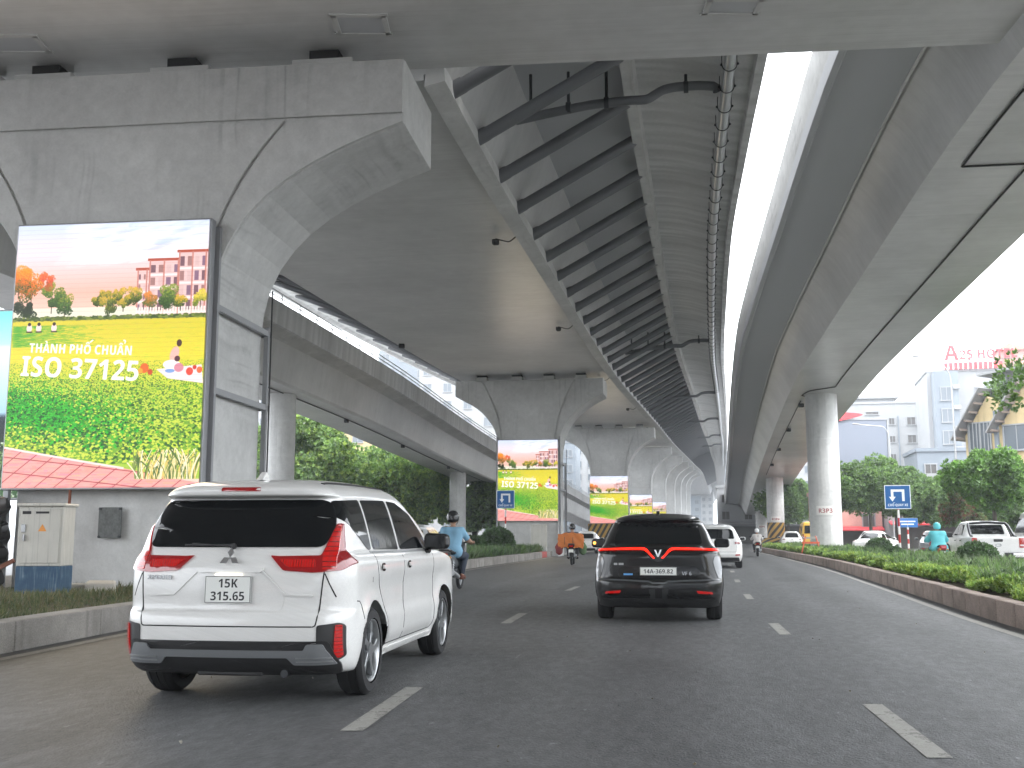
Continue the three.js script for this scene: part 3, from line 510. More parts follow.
  // cabinet below the second screen
  const p2 = piers[1], t2 = thing('utility_cabinet', 'small pale cabinet against the second pier', 'electric cabinet', [p2.position.x + .6, .28, -p2.position.z - 1.0], p2.rotation.y);
  part('housing', rbox(.9, 1.5, .5, .02, 0, .85, 0), M.cabinet, t2); part('base', rbox(.92, .3, .52, .01, 0, .1, 0), M.concrete, t2);
}
// striped barrier walls at the foot of the third pier, and on the far island
{
  const p = piers[2]; const b = thing('hazard_barrier', 'black and yellow diagonal striped board at the foot of the third pier', 'hazard barrier', [p.position.x, 0, -p.position.z - .35], p.rotation.y);
  part('board', rbox(4.2, 2.2, .16, .02, 0, 1.25, 0), M.stripe, b); part('kerb_base', box(4.6, .2, .9, 0, .1, 0), M.concrete, b);
}

{ // narrow second screen at the left of the nearest pier
  const side = canvasTex(128, 512, (c, w, h) => { const g = c.createLinearGradient(0, 0, 0, h); g.addColorStop(0, '#7fe3e0'); g.addColorStop(.18, '#b8f0f0'); g.addColorStop(.2, '#e8f8fa'); g.addColorStop(.55, '#a9cfe6'); g.addColorStop(.58, '#24303c'); g.addColorStop(.7, '#1b2a22'); g.addColorStop(1, '#31552b'); c.fillStyle = g; c.fillRect(0, 0, w, h); for (let i = 0; i < 400; i++) { c.fillStyle = ['#2f5a2a', '#6d8f4a', '#182a18', '#c9d8c0'][i % 4]; c.fillRect(rr(0, w), rr(.68, 1) * h, rr(3, 10), rr(2, 8)); } });
  const t = thing('led_screen', 'narrow teal picture screen at the left edge behind the largest one', 'led screen', onPier(-2.95, -1.2), pier1.rotation.y, 'picture screens hung on the piers');
  part('cabinet', rbox(1.3, 4.0, .2, .02, 0, 3.7, -.12), M.frame, t); part('picture', new THREE.PlaneGeometry(1.22, 3.9).translate(0, 3.7, 0), std(0x050505, .5, { emissive: 0xffffff, emissiveMap: side, emissiveIntensity: .22 }), t); part('post', box(.14, 2, .14, 0, .8, -.15), M.frame, t);
}
// ---------------------------------------------------------------- vehicles
const dust = tex(512, (u, v) => { const b = .93 + .06 * (fbm(u, v, 5, 151) - .5) + .03 * (vn(u, v, 200, 155) - .5); return [b, b * .997, b * .985]; }, 2);
const dustR = grey((u, v) => .26 + .3 * fbm(u, v, 7, 161), 2);
M.whitePaint = phys([.82, .82, .82], .42, { clearcoat: .9, clearcoatRoughness: .07, map: dust, roughnessMap: null });
M.silverPaint = phys([.55, .56, .57], .4, { clearcoat: .8, clearcoatRoughness: .1, metalness: .35 });
M.blackPaint = phys([.006, .006, .0065], .3, { clearcoat: .55, clearcoatRoughness: .035, specularIntensity: .6 });
M.greyPaint = phys([.1, .105, .11], .35, { clearcoat: 1, clearcoatRoughness: .06, metalness: .3 });
M.glass = phys([.006, .007, .008], .04, { specularIntensity: .7, ior: 1.5 });
M.gloss = phys([.008, .008, .009], .18);
M.plastic = std([.018, .018, .019], .55);
M.chrome = std([.75, .75, .76], .16, { metalness: 1 });
M.satin = std([.42, .43, .44], .36, { metalness: .8 });
M.skid = std([.26, .27, .28], .4, { metalness: .5 });
M.alloy = std([.36, .37, .38], .3, { metalness: .85 });
M.tyre = std([.016, .016, .017], .82);
M.redLit = phys([.42, .008, .008], .16, { clearcoat: 1, emissive: 0xff1408, emissiveIntensity: .17 });
M.redDeep = phys([.1, .004, .006], .12, { clearcoat: 1, emissive: 0xc00808, emissiveIntensity: .05 });
M.redBar = phys([.4, .01, .01], .2, { emissive: 0xff200c, emissiveIntensity: .5 });
M.clearLens = phys([.6, .6, .6], .08, { clearcoat: 1 });
M.amberLit = std([.6, .25, .05], .4, { emissive: 0xffa040, emissiveIntensity: .8 });
{ const t = grey((u, v) => .55 + .25 * Math.cos(v * 6.28) * 0 + (Math.abs(((u * 14) % 1) - .5) < .08 ? -.25 : .1) + (Math.abs(((v * 9) % 1) - .5) < .1 ? -.2 : .08), 1, true, 128); M.redLit.emissiveMap = t; M.redLit.map = t; M.redLit.emissiveIntensity = .13; }
const gap = std([.01, .01, .01], .8);
function carRings(R) {
  const K = Object.keys(R[0]), n = R.length, f = {}, out = [];
  for (const k of K) f[k] = R.map(r => r[k]);
  for (let i = 0; i < n - 1; i++) { const sub = 4; for (let s = 0; s < sub; s++) out.push(mix(i, s / sub)); }
  out.push(mix(n - 2, 1));
  function mix(i, t) { const o = {}; for (const k of K) { const a = f[k][Math.max(0, i - 1)], b = f[k][i], c = f[k][i + 1], d = f[k][Math.min(n - 1, i + 2)]; let m0 = (c - a) / 2, m1 = (d - b) / 2; if ((c - b) * (b - a) <= 0) m0 = 0; if ((d - c) * (c - b) <= 0) m1 = 0; const l = 2.2 * Math.abs(c - b); m0 = Math.sign(m0) * Math.min(Math.abs(m0), l); m1 = Math.sign(m1) * Math.min(Math.abs(m1), l); const t2 = t * t, t3 = t2 * t; o[k] = (2 * t3 - 3 * t2 + 1) * b + (t3 - 2 * t2 + t) * m0 + (3 * t2 - 2 * t3) * c + (t3 - t2) * m1; } return o; }
  return out;
}
// rings: y, r (rear z), f (front z), w (half width), c (rear corner), e (front corner), b (rear bow)
function carShell(rings, yAdj = (y, z, x) => y, xAdj = (x, y, z) => x) {
  const rows = carRings(rings).map(q => {
    const h = [], c = Math.min(q.c, q.w * .9, (q.r - q.f) * .45), e = Math.min(q.e, q.w * .9, (q.r - q.f) * .45), cx = c * .85, ex = e * .9;
    const zr = x => q.r - q.b * (x / q.w) ** 2, zf = x => q.f + .14 * Math.min(1, q.w) * (x / q.w) ** 2;
    for (let i = 0; i < 10; i++) { const x = (q.w - cx) * i / 10; h.push([x, zr(x)]); }
    for (let i = 0; i < 9; i++) { const a = i / 9 * Math.PI / 2; h.push([q.w - cx + cx * Math.sin(a), zr(q.w - cx) - c + c * Math.cos(a)]); }
    const z0 = zr(q.w - cx) - c, z1 = zf(q.w - ex) + e;
    for (let i = 0; i < 44; i++) { const z = lerp(z0, z1, i / 44); h.push([q.w, z]); }
    for (let i = 0; i < 9; i++) { const a = i / 9 * Math.PI / 2; h.push([q.w - ex + ex * Math.cos(a), z1 - e * Math.sin(a)]); }
    for (let i = 0; i <= 8; i++) { const x = (q.w - ex) * (1 - i / 8); h.push([x, zf(x)]); }
    const P = h.map(([x, z]) => [x, z]); for (let i = h.length - 2; i > 0; i--) P.push([-h[i][0], h[i][1]]);
    return P.map(([x, z]) => { const X = Math.sign(x) * xAdj(Math.abs(x), q.y, z); return new THREE.Vector3(X, yAdj(q.y, z, X), z); });
  });
  const C = rows[0].length, pos = [], idx = [], uv = [];
  for (const r of rows) for (const p of r) { pos.push(p.x, p.y, p.z); uv.push(p.z, p.y + p.x * .3); }
  for (let i = 0; i < rows.length - 1; i++) for (let j = 0; j < C; j++) { const a = i * C + j, b = i * C + (j + 1) % C; idx.push(a, a + C, b, b, a + C, b + C); }
  for (const [k, flip] of [[0, false], [rows.length - 1, true]]) { const m = pos.length / 3, c = rows[k].reduce((s, p) => s.add(p), new THREE.Vector3()).divideScalar(C); pos.push(c.x, c.y, c.z); uv.push(c.z, c.y); for (let j = 0; j < C; j++) { const a = k * C + j, b = k * C + (j + 1) % C; flip ? idx.push(a, m, b) : idx.push(a, b, m); } }
  const g = new THREE.BufferGeometry(); g.setAttribute('position', new THREE.Float32BufferAttribute(pos, 3)); g.setAttribute('uv', new THREE.Float32BufferAttribute(uv, 2)); g.setIndex(idx); g.computeVertexNormals();
  return g;
}
const evaluator = new Evaluator(); evaluator.useGroups = true; evaluator.attributes = ['position', 'normal', 'uv'];
function cutArches(shell, axles, rad, y, inner, paint) {
  let b = new Brush(shell, paint); b.updateMatrixWorld();
  for (const z of axles) for (const s of [-1, 1]) {
    const c = new Brush(new THREE.CylinderGeometry(rad, rad, .6, 40).rotateZ(Math.PI / 2).translate(s * (inner + .3), y, z), M.black); c.updateMatrixWorld();
    b = evaluator.evaluate(b, c, SUBTRACTION);
  }
  return b;
}
const tess = new TessellateModifier(.055, 7);
// thin shell that follows the bodywork: outline given in (x, y) on the rear / front or (z, y) on a side
function onBody(bvh, pts, face, { off = .004, depth = .02, holes } = {}) {
  const s = new THREE.Shape(pts.map(p => new THREE.Vector2(...p))); if (holes) for (const h of holes) s.holes.push(new THREE.Path(h.map(p => new THREE.Vector2(...p))));
  let g = new THREE.ShapeGeometry(s, 1); g = tess.modify(g.toNonIndexed()); g.deleteAttribute('normal'); g.deleteAttribute('uv');
  g = mergeVertices(g, 1e-4); const p = g.attributes.position, D = { rear: [0, 0, -1], front: [0, 0, 1], right: [-1, 0, 0], left: [1, 0, 0], top: [0, -1, 0] }[face], dir = new THREE.Vector3(...D), uv = new Float32Array(p.count * 2);
  const bnd = new THREE.Box3().setFromBufferAttribute(p);
  let last = null; const ray = new THREE.Ray();
  for (let i = 0; i < p.count; i++) {
    const u = p.getX(i), v = p.getY(i), o = face === 'rear' || face === 'front' ? [u, v, 0] : face === 'top' ? [u, 0, v] : [0, v, u];
    uv[2 * i] = (u - bnd.min.x) / (bnd.max.x - bnd.min.x); uv[2 * i + 1] = (v - bnd.min.y) / (bnd.max.y - bnd.min.y);
    ray.origin.set(...o).addScaledVector(dir, -6); ray.direction.copy(dir);
    let h = bvh.raycastFirst(ray, THREE.DoubleSide);
    if (!h) for (let k = 1; k < 12 && !h; k++) { const q = 1 - k * .012; ray.origin.set(face === 'rear' || face === 'front' ? u * q : face === 'top' ? u * q : 0, face === 'top' ? 0 : v * (1 - k * .004), face === 'rear' || face === 'front' ? 0 : u * q).addScaledVector(dir, -6); h = bvh.raycastFirst(ray, THREE.DoubleSide); }
    if (h) { last = h; const n = h.face.normal.clone(); if (n.dot(dir) > 0) n.negate(); const q = h.point.clone().addScaledVector(n, off); p.setXYZ(i, q.x, q.y, q.z); }
    else { const q = last ? last.point : new THREE.Vector3(...o); p.setXYZ(i, face === 'rear' || face === 'front' || face === 'top' ? u : q.x, v, face === 'rear' ? q.z : u); }
  }
  // rim
  const I = g.index.array, cnt = new Map(); for (let t = 0; t < I.length; t += 3) for (let k = 0; k < 3; k++) { const a = I[t + k], b = I[t + (k + 1) % 3], key = Math.min(a, b) + '_' + Math.max(a, b); cnt.set(key, cnt.has(key) ? null : [a, b]); }
  g.setAttribute('uv', new THREE.BufferAttribute(uv, 2));
  g.computeVertexNormals();
  // make normals face outwards
  { const n = g.attributes.normal; let s2 = 0; for (let i = 0; i < n.count; i++) s2 += n.getX(i) * D[0] + n.getY(i) * D[1] + n.getZ(i) * D[2]; if (s2 > 0) { for (let t = 0; t < I.length; t += 3) { const a = I[t]; I[t] = I[t + 1]; I[t + 1] = a; } g.computeVertexNormals(); } }
  const rim = []; for (const e of cnt.values()) if (e) { const a = new THREE.Vector3().fromBufferAttribute(p, e[0]), b = new THREE.Vector3().fromBufferAttribute(p, e[1]), a2 = a.clone().addScaledVector(dir, depth), b2 = b.clone().addScaledVector(dir, depth); rim.push(a, a2, b, b, a2, b2); }
  const rg = new THREE.BufferGeometry().setFromPoints(rim); rg.computeVertexNormals();
  return merge([g.toNonIndexed(), rg]);
}
const mir = P => P.map(([x, y]) => [-x, y]).reverse();
function smooth(P, n = 6, closed = true) { const c = new THREE.CatmullRomCurve3(P.map(p => new THREE.Vector3(p[0], p[1], 0)), closed, 'centripetal'); return c.getPoints(P.length * n).slice(0, closed ? -1 : undefined).map(p => [p.x, p.y]); }
function roundPoly(P, r = .03, n = 4) {
  const out = []; for (let i = 0; i < P.length; i++) {
    const a = P[(i + P.length - 1) % P.length], b = P[i], c = P[(i + 1) % P.length], la = Math.hypot(a[0] - b[0], a[1] - b[1]), lc = Math.hypot(c[0] - b[0], c[1] - b[1]), q = Math.min(r, la * .45, lc * .45);
    const s = [b[0] + (a[0] - b[0]) / la * q, b[1] + (a[1] - b[1]) / la * q], e = [b[0] + (c[0] - b[0]) / lc * q, b[1] + (c[1] - b[1]) / lc * q];
    for (let k = 0; k <= n; k++) { const t = k / n, m = 1 - t; out.push([m * m * s[0] + 2 * m * t * b[0] + t * t * e[0], m * m * s[1] + 2 * m * t * b[1] + t * t * e[1]]); }
  } return out;
}
function stripe(P, w) { const L = [], R = []; for (let i = 0; i < P.length; i++) { const a = P[Math.max(0, i - 1)], b = P[Math.min(P.length - 1, i + 1)], dx = b[0] - a[0], dy = b[1] - a[1], l = Math.hypot(dx, dy), nx = -dy / l * w / 2, ny = dx / l * w / 2; L.push([P[i][0] + nx, P[i][1] + ny]); R.push([P[i][0] - nx, P[i][1] - ny]); } return [...L, ...R.reverse()]; }
// wheels -------------------------------------------------------
const wheelParts = {};
function wheel(car, r, w, x, y, z, style = 5) {
  const key = r + '_' + w + '_' + style;
  if (!wheelParts[key]) {
    const rim = r * .7, prof = [[rim, -w / 2 + .012], [rim + .012, -w / 2], [r * .92, -w / 2 + .004], [r * .985, -w / 2 + .03], [r, -w / 2 + .055], [r, -.062], [r - .008, -.06], [r - .008, -.05], [r, -.048], [r, -.006], [r - .008, -.004], [r - .008, .004], [r, .006], [r, .048], [r - .008, .05], [r - .008, .06], [r, .062], [r, w / 2 - .055], [r * .985, w / 2 - .03], [r * .92, w / 2 - .004], [rim + .012, w / 2], [rim, w / 2 - .012]].filter((p, i, a) => i === 0 || p[1] >= a[i - 1][1]);
    const tyre = toCreasedNormals(new THREE.LatheGeometry(prof.map(p => new THREE.Vector2(...p)), 48).rotateZ(-Math.PI / 2), .5);
    const barrel = new THREE.LatheGeometry([[rim, -w / 2 + .012], [rim - .01, -w / 2 + .03], [rim - .03, .02], [rim - .03, w / 2 - .045], [rim - .012, w / 2 - .012], [rim + .004, w / 2 - .006], [rim + .004, w / 2 - .012]].map(p => new THREE.Vector2(...p)), 40).rotateZ(-Math.PI / 2);
    const sp = []; const n = style;
    for (let k = 0; k < n; k++) {
      const a = k / n * Math.PI * 2, tw = .2;
      const q = (rr2, da) => [Math.cos(a + da) * rr2, Math.sin(a + da) * rr2];
      const pts = [q(.045, -.9), q(rim * .55, -.2 + tw * .3), q(rim - .008, -.16 + tw), q(rim - .008, .14 + tw), q(rim * .55, .17 + tw * .3), q(.045, .9)];
      sp.push(extrude(pts, .028, .007).rotateY(Math.PI / 2).translate(w / 2 - .055, 0, 0));
      const pts2 = [q(rim * .3, .35), q(rim - .01, .34 + tw), q(rim - .01, .45 + tw), q(rim * .3, .6)]; sp.push(extrude(pts2, .02, .004).rotateY(Math.PI / 2).translate(w / 2 - .07, 0, 0));
    }
    sp.push(new THREE.CylinderGeometry(.06, .065, .05, 20).rotateZ(-Math.PI / 2).translate(w / 2 - .04, 0, 0));
    const disc = new THREE.CylinderGeometry(rim - .03, rim - .03, .01, 32).rotateZ(-Math.PI / 2).translate(w / 2 - .1, 0, 0);
    wheelParts[key] = { tyre, rim: merge([barrel, ...sp]), disc };
  }
  const W = wheelParts[key], g = new THREE.Group(); g.name = 'wheel'; g.position.set(x, y, z); if (x < 0) g.rotation.y = Math.PI; g.rotation.x = rr(0, 1); car.add(g);
  part('tyre', W.tyre, M.tyre, g); part('rim', W.rim, M.alloy, g); part('brake_disc', W.disc, M.darkSteel, g);
  return g;
}
const plateTex = (lines, w = 330, h = 165) => std(0xffffff, .5, { map: canvasTex(w * 2, h * 2, (c, W, H) => { c.fillStyle = '#dedfdb'; c.fillRect(0, 0, W, H); c.strokeStyle = '#33352f'; c.lineWidth = 8; c.strokeRect(10, 10, W - 20, H - 20); c.fillStyle = '#1b1c1e'; c.textAlign = 'center'; c.textBaseline = 'middle'; const fs = lines.length > 1 ? H * .44 : H * .72; c.font = `bold ${fs}px sans-serif`; lines.forEach((t, i) => c.fillText(t, W / 2, H * (i + .5) / lines.length + (lines.length > 1 ? (i ? -4 : 8) : 4), W * .86)); }) });
const font = await new FontLoader().loadAsync('fonts/droid/droid_sans_bold.typeface.json');
const lettering = (t, size, depth = .006) => { const g = new TextGeometry(t, { font, size, depth, curveSegments: 3 }); g.computeBoundingBox(); return g.translate(-(g.boundingBox.max.x + g.boundingBox.min.x) / 2, 0, 0); };
function placeCar(name, label, category, x, d, slope, group) { return thing(name, label, category, [x, 0, d], -Math.atan(slope), group); }
const both = (f) => { f('right', P => P); f('left', P => P); };
// ------------------------------------------------ white family car, nearest
{
  const car = placeCar('family_car', 'white people carrier with L-shaped red tail lamps, nearest car', 'car', -1.825, 10.4, .135); car.scale.setScalar(1.035);
  const rings = [
    { y: .215, r: 1.98, f: -1.98, w: .70, c: .2, e: .3, b: .04 }, { y: .23, r: 2.10, f: -2.1, w: .80, c: .26, e: .4, b: .05 }, { y: .30, r: 2.20, f: -2.22, w: .845, c: .30, e: .45, b: .06 }, { y: .44, r: 2.262, f: -2.28, w: .866, c: .33, e: .48, b: .07 },
    { y: .58, r: 2.272, f: -2.3, w: .874, c: .34, e: .48, b: .075 }, { y: .66, r: 2.258, f: -2.3, w: .875, c: .34, e: .48, b: .075 }, { y: .70, r: 2.225, f: -2.29, w: .874, c: .33, e: .48, b: .07 }, { y: .86, r: 2.222, f: -2.26, w: .874, c: .32, e: .46, b: .07 }, { y: .97, r: 2.212, f: -2.17, w: .872, c: .31, e: .44, b: .07 },
    { y: 1.03, r: 2.195, f: -1.9, w: .862, c: .30, e: .42, b: .07 }, { y: 1.075, r: 2.175, f: -1.52, w: .838, c: .28, e: .4, b: .07 }, { y: 1.11, r: 2.155, f: -1.35, w: .815, c: .27, e: .38, b: .07 },
    { y: 1.25, r: 2.09, f: -1.08, w: .782, c: .25, e: .36, b: .07 }, { y: 1.42, r: 2.005, f: -.74, w: .735, c: .23, e: .34, b: .07 }, { y: 1.525, r: 1.955, f: -.5, w: .695, c: .22, e: .32, b: .07 }, { y: 1.565, r: 2.05, f: -.38, w: .672, c: .2, e: .32, b: .08 }, { y: 1.61, r: 2.06, f: -.22, w: .63, c: .22, e: .32, b: .08 }, { y: 1.65, r: 1.96, f: 0, w: .55, c: .24, e: .3, b: .08 },
    { y: 1.675, r: 1.72, f: .2, w: .43, c: .2, e: .25, b: .04 }, { y: 1.69, r: 1.3, f: .5, w: .22, c: .1, e: .1, b: 0 }, { y: 1.695, r: 1.0, f: .8, w: .05, c: .02, e: .02, b: 0 }];
  const arch = (y, z, zc) => Math.exp(-(((Math.hypot(z - zc, y - .335) - .4) / .07) ** 2));
  const shell = carShell(rings, (y, z) => y - sstep(1.3, 1.6, y) * (.045 * clamp((z - .6) / 1.4) ** 2 + .05 * clamp((.2 - z) / .8) ** 2), (x, y, z) => {
    if (x < .6) return x;
    let q = x; q -= .02 * sstep(.52, .66, y) * sstep(.95, .8, y) * sstep(1.75, 1.2, z) * sstep(-1.75, -1.2, z) ; // hollow door flank
    q += .028 * Math.max(arch(y, z, 1.43), arch(y, z, -1.345)) * sstep(.95, .6, y);
    q -= .03 * sstep(.42, .3, y) * sstep(1.2, 1.0, Math.abs(z)); return q;
  });
  const bvh = new MeshBVH(shell), ax = [1.43, -1.345];
  const cut = cutArches(shell, ax, .385, .335, .52, M.whitePaint);
  const body = new THREE.Mesh(cut.geometry, cut.material); body.name = 'body'; body.castShadow = body.receiveShadow = true; car.add(body);
  const on = (n, P, face, mat, o, par = car, lab) => part(n, onBody(bvh, P, face, o), mat, par, lab);
  const bothSides = (n, P, mat, o, par) => ['right', 'left'].map(s => on(n, P, s, mat, o, par));
  // rear
  on('rear_window', roundPoly([[-.67, 1.135], [.67, 1.135], [.715, 1.3], [.66, 1.45], [.60, 1.488], [-.60, 1.488], [-.66, 1.45], [-.715, 1.3]], .05), 'rear', M.glass, { off: .011, depth: .03 });
  const tg = on('tailgate_gap', stripe(roundPoly([[-.70, 1.02], [-.665, .62], [-.655, .575], [.655, .575], [.665, .62], [.70, 1.02]], .03).slice(3, -3), .009), 'rear', gap, { off: .0015, depth: .004 });
  for (const s of [1, -1]) {
    const P = s > 0 ? P => P : mir;
    const lamp = on('tail_lamp', P(roundPoly([[.29, 1.075], [.36, 1.07], [.66, 1.075], [.715, 1.31], [.742, 1.31], [.785, 1.11], [.865, 1.02], [.80, .97], [.62, .955], [.40, .97]], .015)), 'rear', M.redDeep, { off: .012, depth: .04 });
    on('light_bar', P(roundPoly([[.68, .975], [.668, 1.09], [.718, 1.295], [.735, 1.295], [.755, 1.1], [.765, .98]], .012)), 'rear', M.redLit, { off: .018, depth: .02 }, lamp);
    on('light_bar', P(roundPoly([[.36, 1.045], [.63, 1.045], [.635, .99], [.43, .995]], .012)), 'rear', M.redLit, { off: .018, depth: .02 }, lamp);
    const fog = on('fog_surround', P(roundPoly([[.665, .585], [.80, .60], [.835, .58], [.83, .36], [.79, .33], [.665, .40]], .02)), 'rear', M.plastic, { off: .006 });
    on('fog_reflector', P(roundPoly([[.775, .585], [.812, .585], [.812, .365], [.785, .35], [.765, .39]], .012)), 'rear', M.redLit, { off: .014, depth: .02 }, fog);
    on('quarter_gap', P(stripe([[.70, .95], [.73, .88], [.775, .78]], .008)), 'rear', gap, { off: .0015, depth: .004 });
  }
  // sculpted tailgate: raised shoulder and plate recess
  const rec = on('plate_recess', roundPoly([[-.24, .975], [.24, .975], [.42, .80], [.40, .68], [-.40, .68], [-.42, .80]], .04), 'rear', M.whitePaint, { off: .0035, depth: .01 });
  on('recess_crease', stripe([[-.24, .975], [-.42, .80], [-.62, .79]], .012), 'rear', M.whitePaint, { off: .012, depth: .012 }); on('recess_crease', stripe([[.24, .975], [.42, .80], [.62, .79]], .012), 'rear', M.whitePaint, { off: .012, depth: .012 });
  on('garnish', roundPoly([[-.26, .985], [.26, .985], [.24, .955], [-.24, .955]], .01), 'rear', M.whitePaint, { off: .022, depth: .03 });
  const pl = part('number_plate', new THREE.BoxGeometry(.35, .195, .012), [M.satin, M.satin, M.satin, M.satin, plateTex(['15K', '315.65'], 330, 185), M.satin], car); pl.position.set(0, .835, 2.238); pl.rotation.x = -.02;
  part('plate_lamp', box(.2, .012, .02, 0, .942, 2.235), std([.8, .8, .75], .4, { emissive: 0xfff4dd, emissiveIntensity: .4 }), car);
  { const dm = []; const dia = (cx, cy, a) => { const s = new THREE.Shape([[0, 0], [.024, .0415], [0, .083], [-.024, .0415]].map(p => new THREE.Vector2(...p))); const g = new THREE.ExtrudeGeometry(s, { depth: .01, bevelEnabled: true, bevelSize: .002, bevelThickness: .002, bevelSegments: 1 }); return g.scale(.95, .95, 1).rotateZ(a).translate(cx, cy, 0); }; for (const a of [0, 2.094, -2.094]) dm.push(dia(0, 0, a)); const e = part('emblem', merge(dm), M.chrome, car); e.position.set(0, 1.06, 2.214); e.rotation.x = -.36; }
  { const b = part('badge', lettering('XPANDER', .032), M.satin, car); b.position.set(-.545, .905, 2.199); b.rotation.y = -.12; }
  // bumper
  const lb = on('lower_bumper', roundPoly([[-.74, .475], [.74, .475], [.80, .30], [.78, .235], [-.78, .235], [-.80, .30]], .03), 'rear', M.plastic, { off: .012, depth: .04 });
  on('skid_plate', roundPoly([[-.70, .455], [-.60, .455], [-.575, .415], [.575, .415], [.60, .455], [.70, .455], [.775, .315], [.50, .315], [.455, .365], [-.455, .365], [-.50, .315], [-.775, .315]], .012), 'rear', M.skid, { off: .024, depth: .02 }, lb);
  for (const s of [-1, 1]) for (const y of [.335, .36]) on('trim_blade', s > 0 ? [[.52, y], [.755, y], [.75, y + .009], [.52, y + .009]] : mir([[.52, y], [.755, y], [.75, y + .009], [.52, y + .009]]), 'rear', M.satin, { off: .029, depth: .01 }, lb);
  part('tow_cover', rbox(.5, .04, .1, .015, 0, .235, 2.1), M.plastic, car);
  part('exhaust', new THREE.CylinderGeometry(.028, .028, .25, 14).rotateX(Math.PI / 2).translate(.42, .24, 2.05), M.darkSteel, car);
  part('rear_axle', merge([rbox(1.3, .08, .12, .03, 0, .27, 1.43), rbox(.9, .12, .5, .05, -.05, .26, 1.75), rbox(1.2, .06, 3.4, .03, 0, .24, -.1)]), M.black, car);
  // high spoiler with brake lamp
  on('brake_lamp', roundPoly([[-.155, 1.553], [.155, 1.553], [.15, 1.58], [-.15, 1.58]], .008), 'rear', M.redDeep, { off: .004 });
  const wp = part('rear_wiper', merge([rod(new THREE.Vector3(.0, 1.145, 2.165), new THREE.Vector3(-.33, 1.165, 2.14), .008, .006, 6), new THREE.CylinderGeometry(.022, .022, .03, 12).rotateX(Math.PI / 2).translate(0, 1.145, 2.165), box(.36, .012, .012, -.2, 1.155, 2.152)]), M.plastic, car);
  part('shark_fin', (() => { const g = extrude([[-.09, 0], [.09, 0], [.075, .055], [.03, .07], [-.05, .02]], .03, .012); return g.rotateY(Math.PI / 2).translate(-.015, 1.655, 1.62); })(), M.whitePaint, car);
  for (const s of [-1, 1]) on('roof_strip', stripe([[s * .545, 1.78], [s * .565, 1.3], [s * .575, .6], [s * .57, .1], [s * .54, -.25]], .03), 'top', M.plastic, { off: .006, depth: .015 });
  // sides
  const qg = roundPoly([[1.93, 1.36], [1.86, 1.485], [1.36, 1.505], [1.33, 1.115], [1.42, 1.105], [1.80, 1.30]], .03), rdw = roundPoly([[1.27, 1.11], [1.30, 1.505], [.52, 1.525], [.44, 1.10]], .035), fdw = roundPoly([[.37, 1.10], [.44, 1.525], [.12, 1.515], [-.28, 1.42], [-.62, 1.235], [-.79, 1.10]], .035);
  const ss = { off: .0045, depth: .015 };
  bothSides('side_window', qg, M.glass, ss); bothSides('side_window', rdw, M.glass, ss); bothSides('side_window', fdw, M.glass, ss);
  bothSides('window_sill_trim', stripe([[1.40, 1.092], [.4, 1.083], [-.82, 1.082]], .016), M.satin, { off: .006, depth: .015 });
  for (const s of ['right', 'left']) {
    const dg = { off: .0015, depth: .004 };
    on('door_gap', stripe([[1.33, 1.09], [1.30, .95], [1.05, .62], [1.02, .36], [1.0, .335], [-.83, .325], [-.87, .36], [-.89, .75], [-.84, 1.08]], .009), s, gap, dg);
    on('door_gap', stripe([[.405, 1.09], [.37, .72], [.38, .335]], .009), s, gap, dg);
    on('bumper_gap', stripe([[1.9, .74], [1.84, .735], [1.79, .70], [1.765, .60]], .008), s, gap, dg);
    for (const z of [1.13, .20]) { const h = on('door_handle', roundPoly([[z - .1, .955], [z + .1, .955], [z + .1, .985], [z - .1, .985]], .014), s, M.whitePaint, { off: .032, depth: .012 }); on('handle_cup', roundPoly([[z - .06, .935], [z + .05, .935], [z + .05, 1.0], [z - .06, 1.0]], .03), s, M.gloss, { off: .003, depth: .01 }, h); }
    on('sill_cladding', roundPoly([[.98, .30], [-.9, .29], [-.92, .245], [1.0, .25]], .01), s, M.whitePaint, { off: .012, depth: .03 });
    on('fuel_flap_gap', s === 'left' ? stripe(roundPoly([[1.62, .86], [1.62, 1.0], [1.48, 1.0], [1.48, .86], [1.61, .86]], .02), .006) : stripe([[1.45, .9], [1.44, .86]], .004), s, gap, dg);
  }
  const mirrorHead = (s) => { const g = rbox(.24, .17, .13, .05, 0, 0, 0); const p = g.attributes.position; for (let i = 0; i < p.count; i++) { const x = p.getX(i); p.setZ(i, p.getZ(i) - .06 * clamp((x + .12) / .24)); p.setY(i, p.getY(i) * (1 - .15 * clamp((x + .12) / .24))); } g.computeVertexNormals(); if (s < 0) g.scale(-1, 1, 1); return g; };
  for (const s of [-1, 1]) { const m = part('door_mirror', mirrorHead(1), s > 0 ? M.gloss : M.gloss, car); m.position.set(s * .95, 1.165, -.60); if (s < 0) m.scale.x = -1; part('mirror_glass', rbox(.19, .125, .008, .003, 0, 0, .068), M.glass, m); part('mirror_foot', rbox(.13, .05, .06, .02, -.12, -.09, 0), M.gloss, m); }
  for (const z of ax) for (const s of [-1, 1]) wheel(car, .335, .215, s * .765, .335, z, 5);
}
